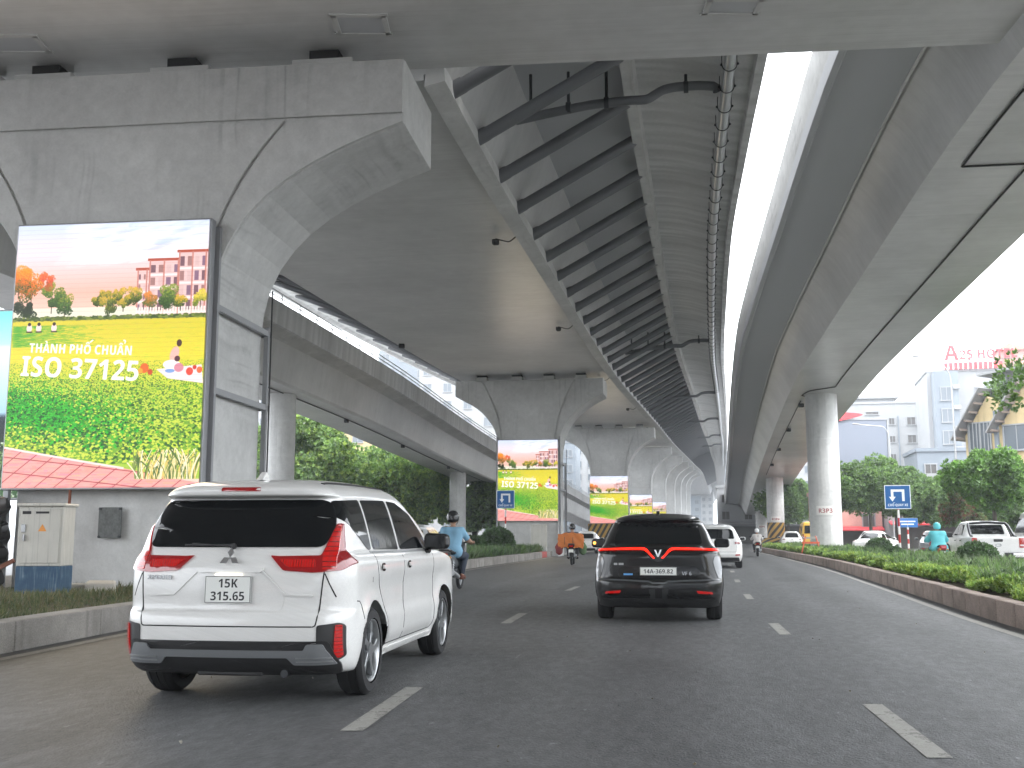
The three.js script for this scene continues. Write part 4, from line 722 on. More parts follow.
// ------------------------------------------------ black crossover ahead
{
  const car = placeCar('black_car', 'glossy black crossover with lit red V-shaped tail lamp strip', 'car', 2.47, 17.95, .15); car.scale.setScalar(1.03);
  const rings = [
    { y: .2, r: 1.85, f: -1.9, w: .74, c: .2, e: .3, b: .04 }, { y: .22, r: 1.98, f: -2.0, w: .84, c: .26, e: .4, b: .05 }, { y: .32, r: 2.08, f: -2.07, w: .885, c: .3, e: .45, b: .07 }, { y: .45, r: 2.11, f: -2.1, w: .91, c: .32, e: .46, b: .08 }, { y: .57, r: 2.105, f: -2.12, w: .917, c: .32, e: .46, b: .08 }, { y: .63, r: 2.06, f: -2.12, w: .917, c: .32, e: .46, b: .08 }, { y: .80, r: 2.05, f: -2.1, w: .912, c: .34, e: .46, b: .08 }, { y: .92, r: 2.05, f: -1.9, w: .9, c: .36, e: .44, b: .08 },
    { y: 1.0, r: 2.03, f: -1.5, w: .872, c: .36, e: .42, b: .08 }, { y: 1.05, r: 1.96, f: -1.25, w: .835, c: .34, e: .4, b: .08 }, { y: 1.1, r: 1.89, f: -1.1, w: .805, c: .32, e: .38, b: .08 }, { y: 1.25, r: 1.72, f: -.8, w: .745, c: .3, e: .36, b: .07 }, { y: 1.38, r: 1.6, f: -.55, w: .69, c: .28, e: .34, b: .07 }, { y: 1.45, r: 1.56, f: -.38, w: .655, c: .26, e: .32, b: .07 }, { y: 1.49, r: 1.6, f: -.28, w: .625, c: .24, e: .32, b: .07 }, { y: 1.525, r: 1.55, f: -.15, w: .57, c: .24, e: .3, b: .06 },
    { y: 1.555, r: 1.35, f: .05, w: .44, c: .2, e: .25, b: .03 }, { y: 1.57, r: 1.0, f: .3, w: .22, c: .1, e: .1, b: 0 }, { y: 1.575, r: .7, f: .5, w: .05, c: .02, e: .02, b: 0 }];
  const shell = carShell(rings, (y, z) => y - sstep(1.2, 1.5, y) * (.05 * clamp((z - .2) / 1.4) ** 2 + .05 * clamp((.1 - z) / .6) ** 2), (x, y, z) => x < .6 ? x : x - .03 * sstep(.5, .62, y) * sstep(.9, .75, y) * sstep(1.5, 1.0, z) * sstep(-1.6, -1.1, z));
  const bvh = new MeshBVH(shell), ax = [1.33, -1.4];
  const cut = cutArches(shell, ax, .385, .345, .54, M.blackPaint), body = new THREE.Mesh(cut.geometry, cut.material); body.name = 'body'; body.castShadow = body.receiveShadow = true; car.add(body);
  const on = (n, P, face, mat, o, par = car) => part(n, onBody(bvh, P, face, o), mat, par);
  on('rear_window', roundPoly([[-.64, 1.1], [.64, 1.1], [.575, 1.40], [.5, 1.455], [-.5, 1.455], [-.575, 1.40]], .05), 'rear', M.glass, { off: .006 });
  on('spoiler_gap', stripe([[-.52, 1.47], [.52, 1.47]], .01), 'rear', gap, { off: .002, depth: .005 });
  const zone = on('lamp_panel', roundPoly([[-.86, 1.045], [.86, 1.045], [.84, .965], [.16, .955], [.05, .855], [-.05, .855], [-.16, .955], [-.84, .965]], .02), 'rear', M.gloss, { off: .004 });
  for (const s of [-1, 1]) { const P = s > 0 ? q => q : mir; on('lamp_strip', P([[.885, 1.02], [.60, 1.035], [.235, 1.045], [.185, 1.038], [.155, 1.022], [.045, .905], [.068, .898], [.155, .982], [.2, 1.008], [.245, 1.014], [.6, 1.011], [.885, 1.004]]), 'rear', M.redBar, { off: .014, depth: .015 }, zone); }
  for (const s of [-1, 1]) {
    const P = s > 0 ? q => q : mir;
    on('bumper_lamp', P(roundPoly([[.53, .452], [.75, .432], [.76, .40], [.55, .412]], .012)), 'rear', M.redLit, { off: .012 });
    on('side_reflex_panel', P(roundPoly([[.80, .93], [.865, .93], [.905, .75], [.895, .62], [.845, .62], [.80, .74], [.775, .85]], .03)), 'rear', M.greyPaint, { off: .006 });
    on('lower_lip', P(stripe([[.12, .395], [.30, .36], [.6, .36], [.72, .40]], .03)), 'rear', M.gloss, { off: .02, depth: .03 });
    on('bumper_notch', P(roundPoly([[.05, .47], [.14, .47], [.12, .33], [.09, .30], [.05, .30]], .01)), 'rear', M.plastic, { off: .006 });
    on('tailgate_gap', P(stripe([[.62, 1.0], [.66, .80], [.80, .615]], .008)), 'rear', M.darkSteel, { off: .002, depth: .004 });
  }
  on('bumper_crease', stripe([[-.86, .60], [-.14, .575], [-.08, .555], [.08, .555], [.14, .575], [.86, .60]], .02), 'rear', M.greyPaint, { off: .008, depth: .01 });
  on('lower_valance', roundPoly([[-.82, .34], [.82, .34], [.86, .235], [.7, .215], [-.7, .215], [-.86, .235]], .03), 'rear', M.plastic, { off: .012, depth: .03 });
  on('plate_recess', roundPoly([[-.54, .79], [.54, .79], [.60, .70], [.52, .60], [-.52, .60], [-.60, .70]], .05), 'rear', M.gloss, { off: .004 });
  const pl = part('number_plate', new THREE.BoxGeometry(.52, .115, .012), [M.satin, M.satin, M.satin, M.satin, plateTex(['14A-369.82'], 520, 115), M.satin], car); pl.position.set(0, .72, 2.068);
  const vee = part('emblem', extrude([[-.055, .05], [-.03, .05], [0, -.025], [.03, .05], [.055, .05], [.012, -.055], [-.012, -.055]], .01, .002), M.chrome, car); vee.position.set(0, .975, 2.058);
  const w1 = part('badge', lettering('VF 6', .05), M.chrome, car); w1.position.set(.40, .665, 2.052); w1.rotation.y = .07;
  part('badge', box(.13, .026, .004, -.43, .675, 2.045), std([.1, .3, .6], .4), car);
  { const b = part('badge', merge([box(.05, .03, .006, -.05), box(.07, .03, .006, .03)]), M.satin, car); b.position.set(-.56, .82, 2.03); b.rotation.y = -.1; }
  part('shark_fin', extrude([[-.09, 0], [.09, 0], [.075, .055], [.03, .07], [-.05, .02]], .03, .01).rotateY(Math.PI / 2).translate(-.015, 1.525, 1.2), M.gloss, car);
  for (const s of ['right', 'left']) {
    const ss = { off: .005, depth: .015 };
    on('side_window', roundPoly([[1.35, 1.2], [1.2, 1.36], [.42, 1.42], [.36, 1.06], [1.0, 1.08]], .03), s, M.glass, ss); on('side_window', roundPoly([[.3, 1.06], [.36, 1.42], [.05, 1.41], [-.35, 1.27], [-.72, 1.06]], .03), s, M.glass, ss);
    on('chrome_trim', stripe([[1.38, 1.19], [1.0, 1.06], [.3, 1.045], [-.74, 1.045]], .014), s, M.chrome, { off: .007, depth: .015 });
    on('chrome_trim', stripe([[1.38, 1.22], [1.22, 1.385], [.4, 1.445], [.0, 1.425]], .02), s, M.chrome, { off: .007, depth: .015 });
    on('door_gap', stripe([[.335, 1.04], [.32, .7], [.34, .36]], .008), s, M.darkSteel, { off: .002, depth: .004 });
    for (const z of [.95, .1]) on('door_handle', roundPoly([[z - .1, .90], [z + .1, .90], [z + .1, .925], [z - .1, .925]], .012), s, M.blackPaint, { off: .025, depth: .012 });
    for (const z of ax) on('arch_cladding', (() => { const a = []; for (let k = 0; k <= 14; k++) { const t = Math.PI * k / 14; a.push([z + Math.cos(t) * .40, .345 + Math.sin(t) * .40]); } return stripe(a, .05); })(), s, M.plastic, { off: .012, depth: .03 });
  }
  for (const s of [-1, 1]) { const m = part('door_mirror', rbox(.25, .15, .13, .055), M.gloss, car); m.position.set(s * 1.02, 1.1, -.55); part('mirror_glass', rbox(.2, .115, .008, .003, 0, 0, .066), M.glass, m); if (s < 0) part('turn_lamp', new THREE.SphereGeometry(.03, 10, 8).translate(-.07, .0, .055), M.amberLit, m); part('mirror_foot', rbox(.13, .04, .05, .02, -s * .14, -.06, 0), M.gloss, m); }
  for (const z of ax) for (const s of [-1, 1]) wheel(car, .345, .225, s * .795, .345, z, 5);
  part('underbody', merge([rbox(1.4, .1, 3.4, .04, 0, .24, 0), rbox(.8, .1, .5, .04, 0, .24, 1.6)]), M.black, car);
}
// ------------------------------------------------ simpler cars farther off, same method
function crossover(name, label, category, x, d, slope, paint, { L = 4.7, W = .94, H = 1.7, plate, group, sedan } = {}) {
  const car = placeCar(name, label, category, x, d, slope, group), h = L / 2, k = H / 1.7, sb = sedan ? 1 : 0;
  const rings = [
    { y: .24 * k, r: h - .35, f: -h + .3, w: W - .18, c: .2, e: .3, b: .04 }, { y: .26 * k, r: h - .16, f: -h + .2, w: W - .08, c: .26, e: .4, b: .05 }, { y: .38 * k, r: h - .04, f: -h + .04, w: W - .025, c: .32, e: .46, b: .08 }, { y: .55 * k, r: h, f: -h, w: W, c: .34, e: .48, b: .08 }, { y: .66 * k, r: h - .04, f: -h, w: W, c: .34, e: .48, b: .08 }, { y: .9 * k, r: h - .1, f: -h + .15, w: W - .005, c: .34, e: .46, b: .08 },
    { y: 1.02 * k, r: h - .14 - .25 * sb, f: -h + .6, w: W - .03, c: .34, e: .42, b: .08 }, { y: 1.1 * k, r: h - .2 - .6 * sb, f: -h + 1.0, w: W - .08, c: .32, e: .4, b: .08 }, { y: 1.3 * k, r: h - .36 - .75 * sb, f: -h + 1.4, w: W - .17, c: .3, e: .36, b: .07 }, { y: 1.5 * k, r: h - .54 - .9 * sb, f: -h + 1.75, w: W - .27, c: .32, e: .34, b: .06 }, { y: 1.57 * k, r: h - .5 - .95 * sb, f: -h + 1.9, w: W - .32, c: .32, e: .32, b: .06 }, { y: 1.63 * k, r: h - .56 - .98 * sb, f: -h + 2.05, w: W - .4, c: .3, e: .3, b: .05 },
    { y: 1.67 * k, r: h - .85 - .9 * sb, f: -h + 2.25, w: W - .48, c: .2, e: .25, b: .02 }, { y: 1.7 * k, r: h - 1.5 - .5 * sb, f: -h + 2.5, w: .1, c: .04, e: .05, b: 0 }];
  const shell = carShell(rings), bvh = new MeshBVH(shell), ax = [h - .98, -h + .95];
  const cut = cutArches(shell, ax, .4 * k, .35 * k, W - .4, paint), body = new THREE.Mesh(cut.geometry, cut.material); body.name = 'body'; body.castShadow = body.receiveShadow = true; car.add(body);
  const on = (n, P, face, mat, o, par = car) => part(n, onBody(bvh, P.map(([a, b]) => [a, b * k]), face, o), mat, par);
  on('rear_window', roundPoly([[-W + .3, 1.12], [W - .3, 1.12], [W - .36, 1.42], [W - .45, 1.5], [-W + .45, 1.5], [-W + .36, 1.42]], .05), 'rear', M.glass, { off: .006 });
  for (const s of [-1, 1]) { const P = s > 0 ? q => q : mir; const lm = on('tail_lamp', P(roundPoly([[W - .36, 1.03], [W - .1, 1.04], [W - .03, .92], [W - .08, .88], [W - .33, .90]], .03)), 'rear', M.clearLens, { off: .012 }); on('lamp_core', P(roundPoly([[W - .30, .985], [W - .12, .995], [W - .08, .93], [W - .28, .93]], .02)), 'rear', M.redDeep, { off: .018 }, lm); on('bumper_reflector', P(roundPoly([[W - .28, .53], [W - .1, .54], [W - .1, .49], [W - .28, .48]], .01)), 'rear', M.redLit, { off: .01 }); }
  on('lower_bumper', roundPoly([[-W + .14, .42], [W - .14, .42], [W - .12, .27], [-W + .12, .27]], .03), 'rear', M.plastic, { off: .012 });
  on('tailgate_gap', stripe([[-W + .2, 1.0], [-W + .25, .62], [W - .25, .62], [W - .2, 1.0]], .012), 'rear', gap, { off: .002 });
  if (plate) { const p = part('number_plate', new THREE.BoxGeometry(.34, .17, .012), plateTex([plate[0], plate[1]]), car); p.position.set(0, .80 * k, h - .05); }
  else part('number_plate', rbox(.34, .17, .012, .004, 0, .8 * k, h - .05), std([.7, .7, .68], .5), car);
  on('emblem', roundPoly([[-.06, .93], [.06, .93], [.06, 1.0], [-.06, 1.0]], .03), 'rear', M.chrome, { off: .01 });
  for (const s of ['right', 'left']) { on('side_window', roundPoly([[h - .62 - .7 * sb, 1.16], [h - .8 - .75 * sb, 1.46], [.25, 1.49], [.2, 1.13]], .04), s, M.glass, { off: .005 }); on('side_window', roundPoly([[.12, 1.13], [.17, 1.49], [-.2, 1.46], [-h + 1.35, 1.13]], .04), s, M.glass, { off: .005 }); on('door_gap', stripe([[.16, 1.1], [.14, .4]], .01), s, gap, { off: .002 }); }
  for (const s of [-1, 1]) { const m = part('door_mirror', rbox(.24, .15, .12, .05), paint, car); m.position.set(s * (W + .08), 1.12 * k, -h + 1.55); part('mirror_glass', rbox(.19, .11, .008, .003, 0, 0, .061), M.glass, m); part('mirror_foot', rbox(.14, .04, .05, .02, -s * .13, -.05, 0), M.plastic, m); }
  for (const z of ax) for (const s of [-1, 1]) wheel(car, .35 * k, .24, s * (W - .13), .35 * k, z, 5);
  part('underbody', rbox(W * 1.5, .12, L * .8, .04, 0, .28 * k, 0), M.black, car);
  return car;
}
crossover('white_suv', 'white sport utility car just beyond the black crossover', 'car', 8.35, 43.6, .19, M.whitePaint, { W: .945 });
crossover('far_car', 'small white car beyond the orange-laden motorbike', 'car', 5.35, 76, .19, M.whitePaint, { L: 4.5, W: .9, H: 1.55, sedan: 1 });
crossover('far_car', 'dark-windowed silver car beyond the rider in blue', 'car', -3.65, 41.5, .12, M.silverPaint, { L: 4.6, W: .92, H: 1.68 });
crossover('parked_car', 'white car parked past the left ramp column', 'car', 4 - 3.2 - 4.2, 84, 1.2, M.whitePaint, { L: 4.5, W: .9, H: 1.5, sedan: 1 });
// ------------------------------------------------ white pickup and minibus on the far carriageway
{
  const car = placeCar('pickup_truck', 'white double-cab pickup truck beyond the hedge on the right', 'pickup truck', 18.65, 42.6, .19);
  const W = .93, rings = [
    { y: .42, r: 2.5, f: -2.5, w: .78, c: .08, e: .3, b: .02 }, { y: .46, r: 2.56, f: -2.6, w: .88, c: .1, e: .4, b: .03 }, { y: .6, r: 2.6, f: -2.66, w: .92, c: .1, e: .44, b: .03 }, { y: .85, r: 2.61, f: -2.67, w: W, c: .1, e: .46, b: .03 }, { y: 1.1, r: 2.61, f: -2.62, w: W, c: .1, e: .44, b: .03 }, { y: 1.17, r: 2.60, f: -2.4, w: .925, c: .1, e: .42, b: .03 }, { y: 1.2, r: 2.58, f: -1.9, w: .9, c: .1, e: .4, b: .03 }, { y: 1.205, r: 2.3, f: -1.4, w: .5, c: .1, e: .3, b: 0 }, { y: 1.206, r: .5, f: -.5, w: .05, c: .02, e: .02, b: 0 }];
  const shell = carShell(rings), bvh = new MeshBVH(shell), ax = [1.62, -1.62];
  let brush = cutArches(shell, ax, .47, .41, .5, M.whitePaint);
  { const bed = new Brush(new THREE.BoxGeometry(1.62, .7, 1.45).translate(0, 1.15, 1.78), M.plastic); bed.updateMatrixWorld(); brush.updateMatrixWorld(); brush = evaluator.evaluate(brush, bed, SUBTRACTION); }
  const body = new THREE.Mesh(brush.geometry, brush.material); body.name = 'body'; body.castShadow = body.receiveShadow = true; car.add(body);
  const cab = [{ y: 1.15, r: .98, f: -1.55, w: .9, c: .12, e: .3, b: .03 }, { y: 1.22, r: .97, f: -1.35, w: .88, c: .14, e: .3, b: .03 }, { y: 1.45, r: .9, f: -.95, w: .82, c: .16, e: .3, b: .04 }, { y: 1.7, r: .78, f: -.52, w: .74, c: .16, e: .28, b: .04 }, { y: 1.77, r: .7, f: -.35, w: .68, c: .16, e: .26, b: .04 }, { y: 1.815, r: .5, f: -.1, w: .5, c: .14, e: .2, b: .03 }, { y: 1.83, r: .2, f: .0, w: .1, c: .03, e: .03, b: 0 }];
  const cs = carShell(cab), cb = new MeshBVH(cs); part('cab', cs, M.whitePaint, car);
  const on = (n, P, face, mat, o, par = car, bv = bvh) => part(n, onBody(bv, P, face, o), mat, par);
  on('rear_window', roundPoly([[-.66, 1.3], [.66, 1.3], [.6, 1.66], [-.6, 1.66]], .06), 'rear', M.glass, { off: .006 }, car, cb);
  for (const s of ['right', 'left']) { on('side_window', roundPoly([[.82, 1.26], [.72, 1.66], [.12, 1.7], [.1, 1.26]], .04), s, M.glass, { off: .005 }, car, cb); on('side_window', roundPoly([[.02, 1.26], [.04, 1.7], [-.25, 1.66], [-.95, 1.26]], .04), s, M.glass, { off: .005 }, car, cb); for (const z of [.98, .06, -1.0]) on('door_gap', stripe([[z, 1.14], [z, .5]], .012), s, gap, { off: .002 }); for (const z of [.75, -.15]) on('door_handle', roundPoly([[z - .1, 1.04], [z + .1, 1.04], [z + .1, 1.08], [z - .1, 1.08]], .015), s, M.plastic, { off: .03 }); for (const z of ax) on('arch_cladding', (() => { const a = []; for (let k = 0; k <= 14; k++) { const t = Math.PI * k / 14; a.push([z + Math.cos(t) * .49, .41 + Math.sin(t) * .49]); } return stripe(a, .06); })(), s, M.plastic, { off: .02, depth: .03 }); }
  const tg = on('tailgate', roundPoly([[-.7, .66], [.7, .66], [.7, 1.155], [-.7, 1.155]], .03), 'rear', M.whitePaint, { off: .018 });
  on('tailgate_handle', roundPoly([[-.16, 1.02], [.16, 1.02], [.16, 1.12], [-.16, 1.12]], .03), 'rear', M.plastic, { off: .03 }, tg);
  const em = part('emblem', new THREE.TorusGeometry(.055, .012, 6, 20).scale(1.7, 1, 1).translate(0, .9, 2.64), M.satin, car);
  for (const s of [-1, 1]) { const P = s > 0 ? q => q : mir; const l = on('tail_lamp', P(roundPoly([[.735, .8], [.9, .8], [.905, 1.16], [.735, 1.16]], .03)), 'rear', M.redLit, { off: .02 }); on('reverse_lens', P([[.76, .86], [.88, .86], [.88, .92], [.76, .92]]), 'rear', M.clearLens, { off: .028 }, l); part('bumper_end', rbox(.4, .18, .2, .04, s * .66, .52, 2.66), M.chrome, car); }
  part('rear_bumper', rbox(1.9, .2, .16, .04, 0, .52, 2.6), M.plastic, car);
  const pl = part('number_plate', rbox(.34, .17, .012, .004, 0, .54, 2.69), std([.7, .7, .68], .5), car);
  for (const s of [-1, 1]) { part('sport_bar', tube([[.78, 1.2, 1.95], [.76, 1.35, 1.6], [.72, 1.62, 1.2], [.66, 1.72, 1.02]].map(p => new THREE.Vector3(s * p[0], p[1], p[2])), .055, 8, 20), M.gloss, car); const m = part('door_mirror', rbox(.26, .2, .13, .05), M.plastic, car); m.position.set(s * 1.04, 1.27, -.8); part('mirror_foot', rbox(.14, .04, .05, .02, -s * .13, -.07, 0), M.plastic, m); }
  part('sport_bar', tube([[-.66, 1.72, 1.02], [0, 1.76, 1.0], [.66, 1.72, 1.02]].map(p => new THREE.Vector3(...p)), .05, 8, 16), M.gloss, car);
  for (const z of ax) for (const s of [-1, 1]) wheel(car, .39, .26, s * .8, .39, z, 6);
  part('chassis', rbox(1.1, .2, 4.6, .05, 0, .48, 0), M.black, car);
}
function van(name, label, category, x, d, slope, paint, { L = 5.9, W = 1.0, H = 2.45, turn = 0 } = {}) {
  const car = placeCar(name, label, category, x, d, slope), h = L / 2;
  const rings = [{ y: .35, r: h - .2, f: -h + .2, w: W - .15, c: .15, e: .3, b: .03 }, { y: .4, r: h - .06, f: -h + .08, w: W - .05, c: .18, e: .36, b: .04 }, { y: .7, r: h, f: -h, w: W, c: .2, e: .4, b: .05 }, { y: 1.15, r: h - .02, f: -h + .25, w: W, c: .2, e: .4, b: .05 }, { y: 1.35, r: h - .04, f: -h + .55, w: W - .01, c: .2, e: .38, b: .05 }, { y: H * .75, r: h - .08, f: -h + 1.05, w: W - .05, c: .2, e: .34, b: .05 }, { y: H * .9, r: h - .15, f: -h + 1.45, w: W - .1, c: .2, e: .3, b: .05 }, { y: H * .96, r: h - .22, f: -h + 1.6, w: W - .2, c: .2, e: .3, b: .04 }, { y: H, r: h - .5, f: -h + 2, w: W - .45, c: .2, e: .3, b: 0 }, { y: H + .01, r: .4, f: -.4, w: .1, c: .03, e: .03, b: 0 }];
  const shell = carShell(rings), bvh = new MeshBVH(shell), ax = [h - 1.3, -h + 1.1];
  const cut = cutArches(shell, ax, .42, .36, W - .4, paint), body = new THREE.Mesh(cut.geometry, cut.material); body.name = 'body'; body.castShadow = body.receiveShadow = true; car.add(body);
  const on = (n, P, face, mat, o) => part(n, onBody(bvh, P, face, o), mat, car);
  on('rear_window', roundPoly([[-W + .2, 1.4], [W - .2, 1.4], [W - .25, H * .86], [-W + .25, H * .86]], .06), 'rear', M.glass, { off: .006 }); on('rear_door_gap', stripe([[0, .5], [0, H * .9]], .015), 'rear', gap, { off: .008 });
  for (const s of [-1, 1]) { const P = s > 0 ? q => q : mir; on('tail_lamp', P(roundPoly([[W - .17, .9], [W - .05, .9], [W - .06, 1.35], [W - .17, 1.35]], .03)), 'rear', M.redDeep, { off: .012 }); }
  for (const s of ['right', 'left']) { const n = 4, a = h - .25, b = -h + 1.55; for (let k = 0; k < n; k++) { const z0 = lerp(a, b, (k + .03) / n), z1 = lerp(a, b, (k + .97) / n); on('side_window', roundPoly([[z0, 1.38], [z0, H * .84], [z1, H * .84], [z1 - (k === n - 1 ? .5 : 0), 1.38]], .05), s, M.glass, { off: .005 }); } on('door_gap', stripe([[-h + 1.9, 1.3], [-h + 1.9, .5]], .012), s, gap, { off: .002 }); }
  on('windscreen', roundPoly([[-W + .18, 1.42], [W - .18, 1.42], [W - .24, H * .86], [-W + .24, H * .86]], .06), 'front', M.glass, { off: .006 });
  part('number_plate', rbox(.4, .14, .02, .004, 0, .75, h), std([.7, .7, .68], .5), car);
  part('rear_bumper', rbox(W * 1.85, .22, .14, .05, 0, .5, h - .03), M.plastic, car);
  for (const z of ax) for (const s of [-1, 1]) wheel(car, .36, .24, s * (W - .14), .36, z, 6);
  part('underbody', rbox(W * 1.5, .14, L * .85, .04, 0, .38, 0), M.black, car);
  return car;
}
van('minibus', 'white minibus behind the pickup at the right edge', 'minibus', 25.6, 51, .15, M.whitePaint, { W: 1.0 });
van('yellow_bus', 'yellow minibus seen left of the column marked R3P3', 'minibus', 27.4, 98, .2, std([.6, .36, .05], .4), { L: 5.4 });
crossover('green_taxi', 'pale green-striped car left of the column marked R3P3', 'car', 24.2, 93, .2, M.whitePaint, { L: 4.4, W: .88, H: 1.6 });
crossover('parked_car', 'white car parked right of the column marked R3P3', 'car', 24.5, 72, .9, M.whitePaint, { L: 4.4, W: .88, H: 1.55, sedan: 1 });
crossover('parked_car', 'dark car parked behind the turquoise rider', 'car', 26.0, 66, .35, M.greyPaint, { L: 4.5, W: .9, H: 1.55, sedan: 1 });
crossover('parked_car', 'white hatchback behind the blue sign post', 'car', 26.6, 78, .8, M.whitePaint, { L: 4.2, W: .88, H: 1.6 });
// ---------------------------------------------------------------- motorbikes and riders
const b3 = (a, b, r0, r1 = r0) => ({ a: new THREE.Vector3(...a), b: new THREE.Vector3(...b), r0, r1 });
function blob(bones, cell, k = .03, grow = 0, clip) {
  const bb = new THREE.Box3(); for (const q of bones) { bb.expandByPoint(q.a.clone().subScalar(q.r0 + .05 + grow)).expandByPoint(q.a.clone().addScalar(q.r0 + .05 + grow)).expandByPoint(q.b.clone().subScalar(q.r1 + .05 + grow)).expandByPoint(q.b.clone().addScalar(q.r1 + .05 + grow)); }
  const c = bb.getCenter(new THREE.Vector3()), s = bb.getSize(new THREE.Vector3()), half = Math.max(s.x, s.y, s.z) / 2 * 1.06, n = Math.min(120, Math.ceil(half * 2 / cell));
  const mc = new MarchingCubes(n, M.black, false, false, 120000); mc.isolation = 0; mc.reset();
  const H = n / 2; let o = 0;
  for (let z = 0; z < n; z++) for (let y = 0; y < n; y++) for (let x = 0; x < n; x++, o++) {
    const px = c.x + (x - H) / H * half, py = c.y + (y - H) / H * half, pz = c.z + (z - H) / H * half; let d = 9;
    for (const q of bones) {
      const ax = q.a.x, ay = q.a.y, az = q.a.z, bx = q.b.x - ax, by = q.b.y - ay, bz = q.b.z - az, t = clamp(((px - ax) * bx + (py - ay) * by + (pz - az) * bz) / (bx * bx + by * by + bz * bz + 1e-9));
      const e = Math.hypot(px - ax - bx * t, py - ay - by * t, pz - az - bz * t) - (q.r0 + (q.r1 - q.r0) * t) - grow, h = clamp(.5 + .5 * (d - e) / k); d = lerp(d, e, h) - k * h * (1 - h);
    }
    if (clip) d = Math.max(d, clip(px, py, pz));
    mc.field[o] = -d;
  }
  mc.update(); const m = mc.count ?? mc.geometry.drawRange.count, pos = new Float32Array(mc.positionArray.subarray(0, m * 3));
  for (let i = 0; i < m; i++) { pos[3 * i] = c.x + pos[3 * i] * half; pos[3 * i + 1] = c.y + pos[3 * i + 1] * half; pos[3 * i + 2] = c.z + pos[3 * i + 2] * half; }
  let g = new THREE.BufferGeometry(); g.setAttribute('position', new THREE.BufferAttribute(pos, 3)); g = mergeVertices(g, 1e-4); g.computeVertexNormals(); return g.toNonIndexed();
}
M.skin = std([.33, .19, .12], .6);
const handBones = (s, x, y, z) => { const o = []; o.push(b3([x - s * .035, y + .005, z + .05], [x + s * .03, y + .012, z + .01], .022, .026)); for (let f = 0; f < 4; f++) { const fx = x - s * .036 + s * f * .024, L = [.9, 1, .95, .75][f]; o.push(b3([fx, y + .018, z - .005], [fx, y + .022, z - .04 * L], .0095), b3([fx, y + .022, z - .04 * L], [fx, y - .014, z - .05 * L], .009), b3([fx, y - .014, z - .05 * L], [fx, y - .024, z - .022], .008)); } o.push(b3([x - s * .045, y, z + .03], [x - s * .052, y - .024, z + .0], .011, .01), b3([x - s * .052, y - .024, z], [x - s * .03, y - .032, z - .015], .0095, .009)); return o; };
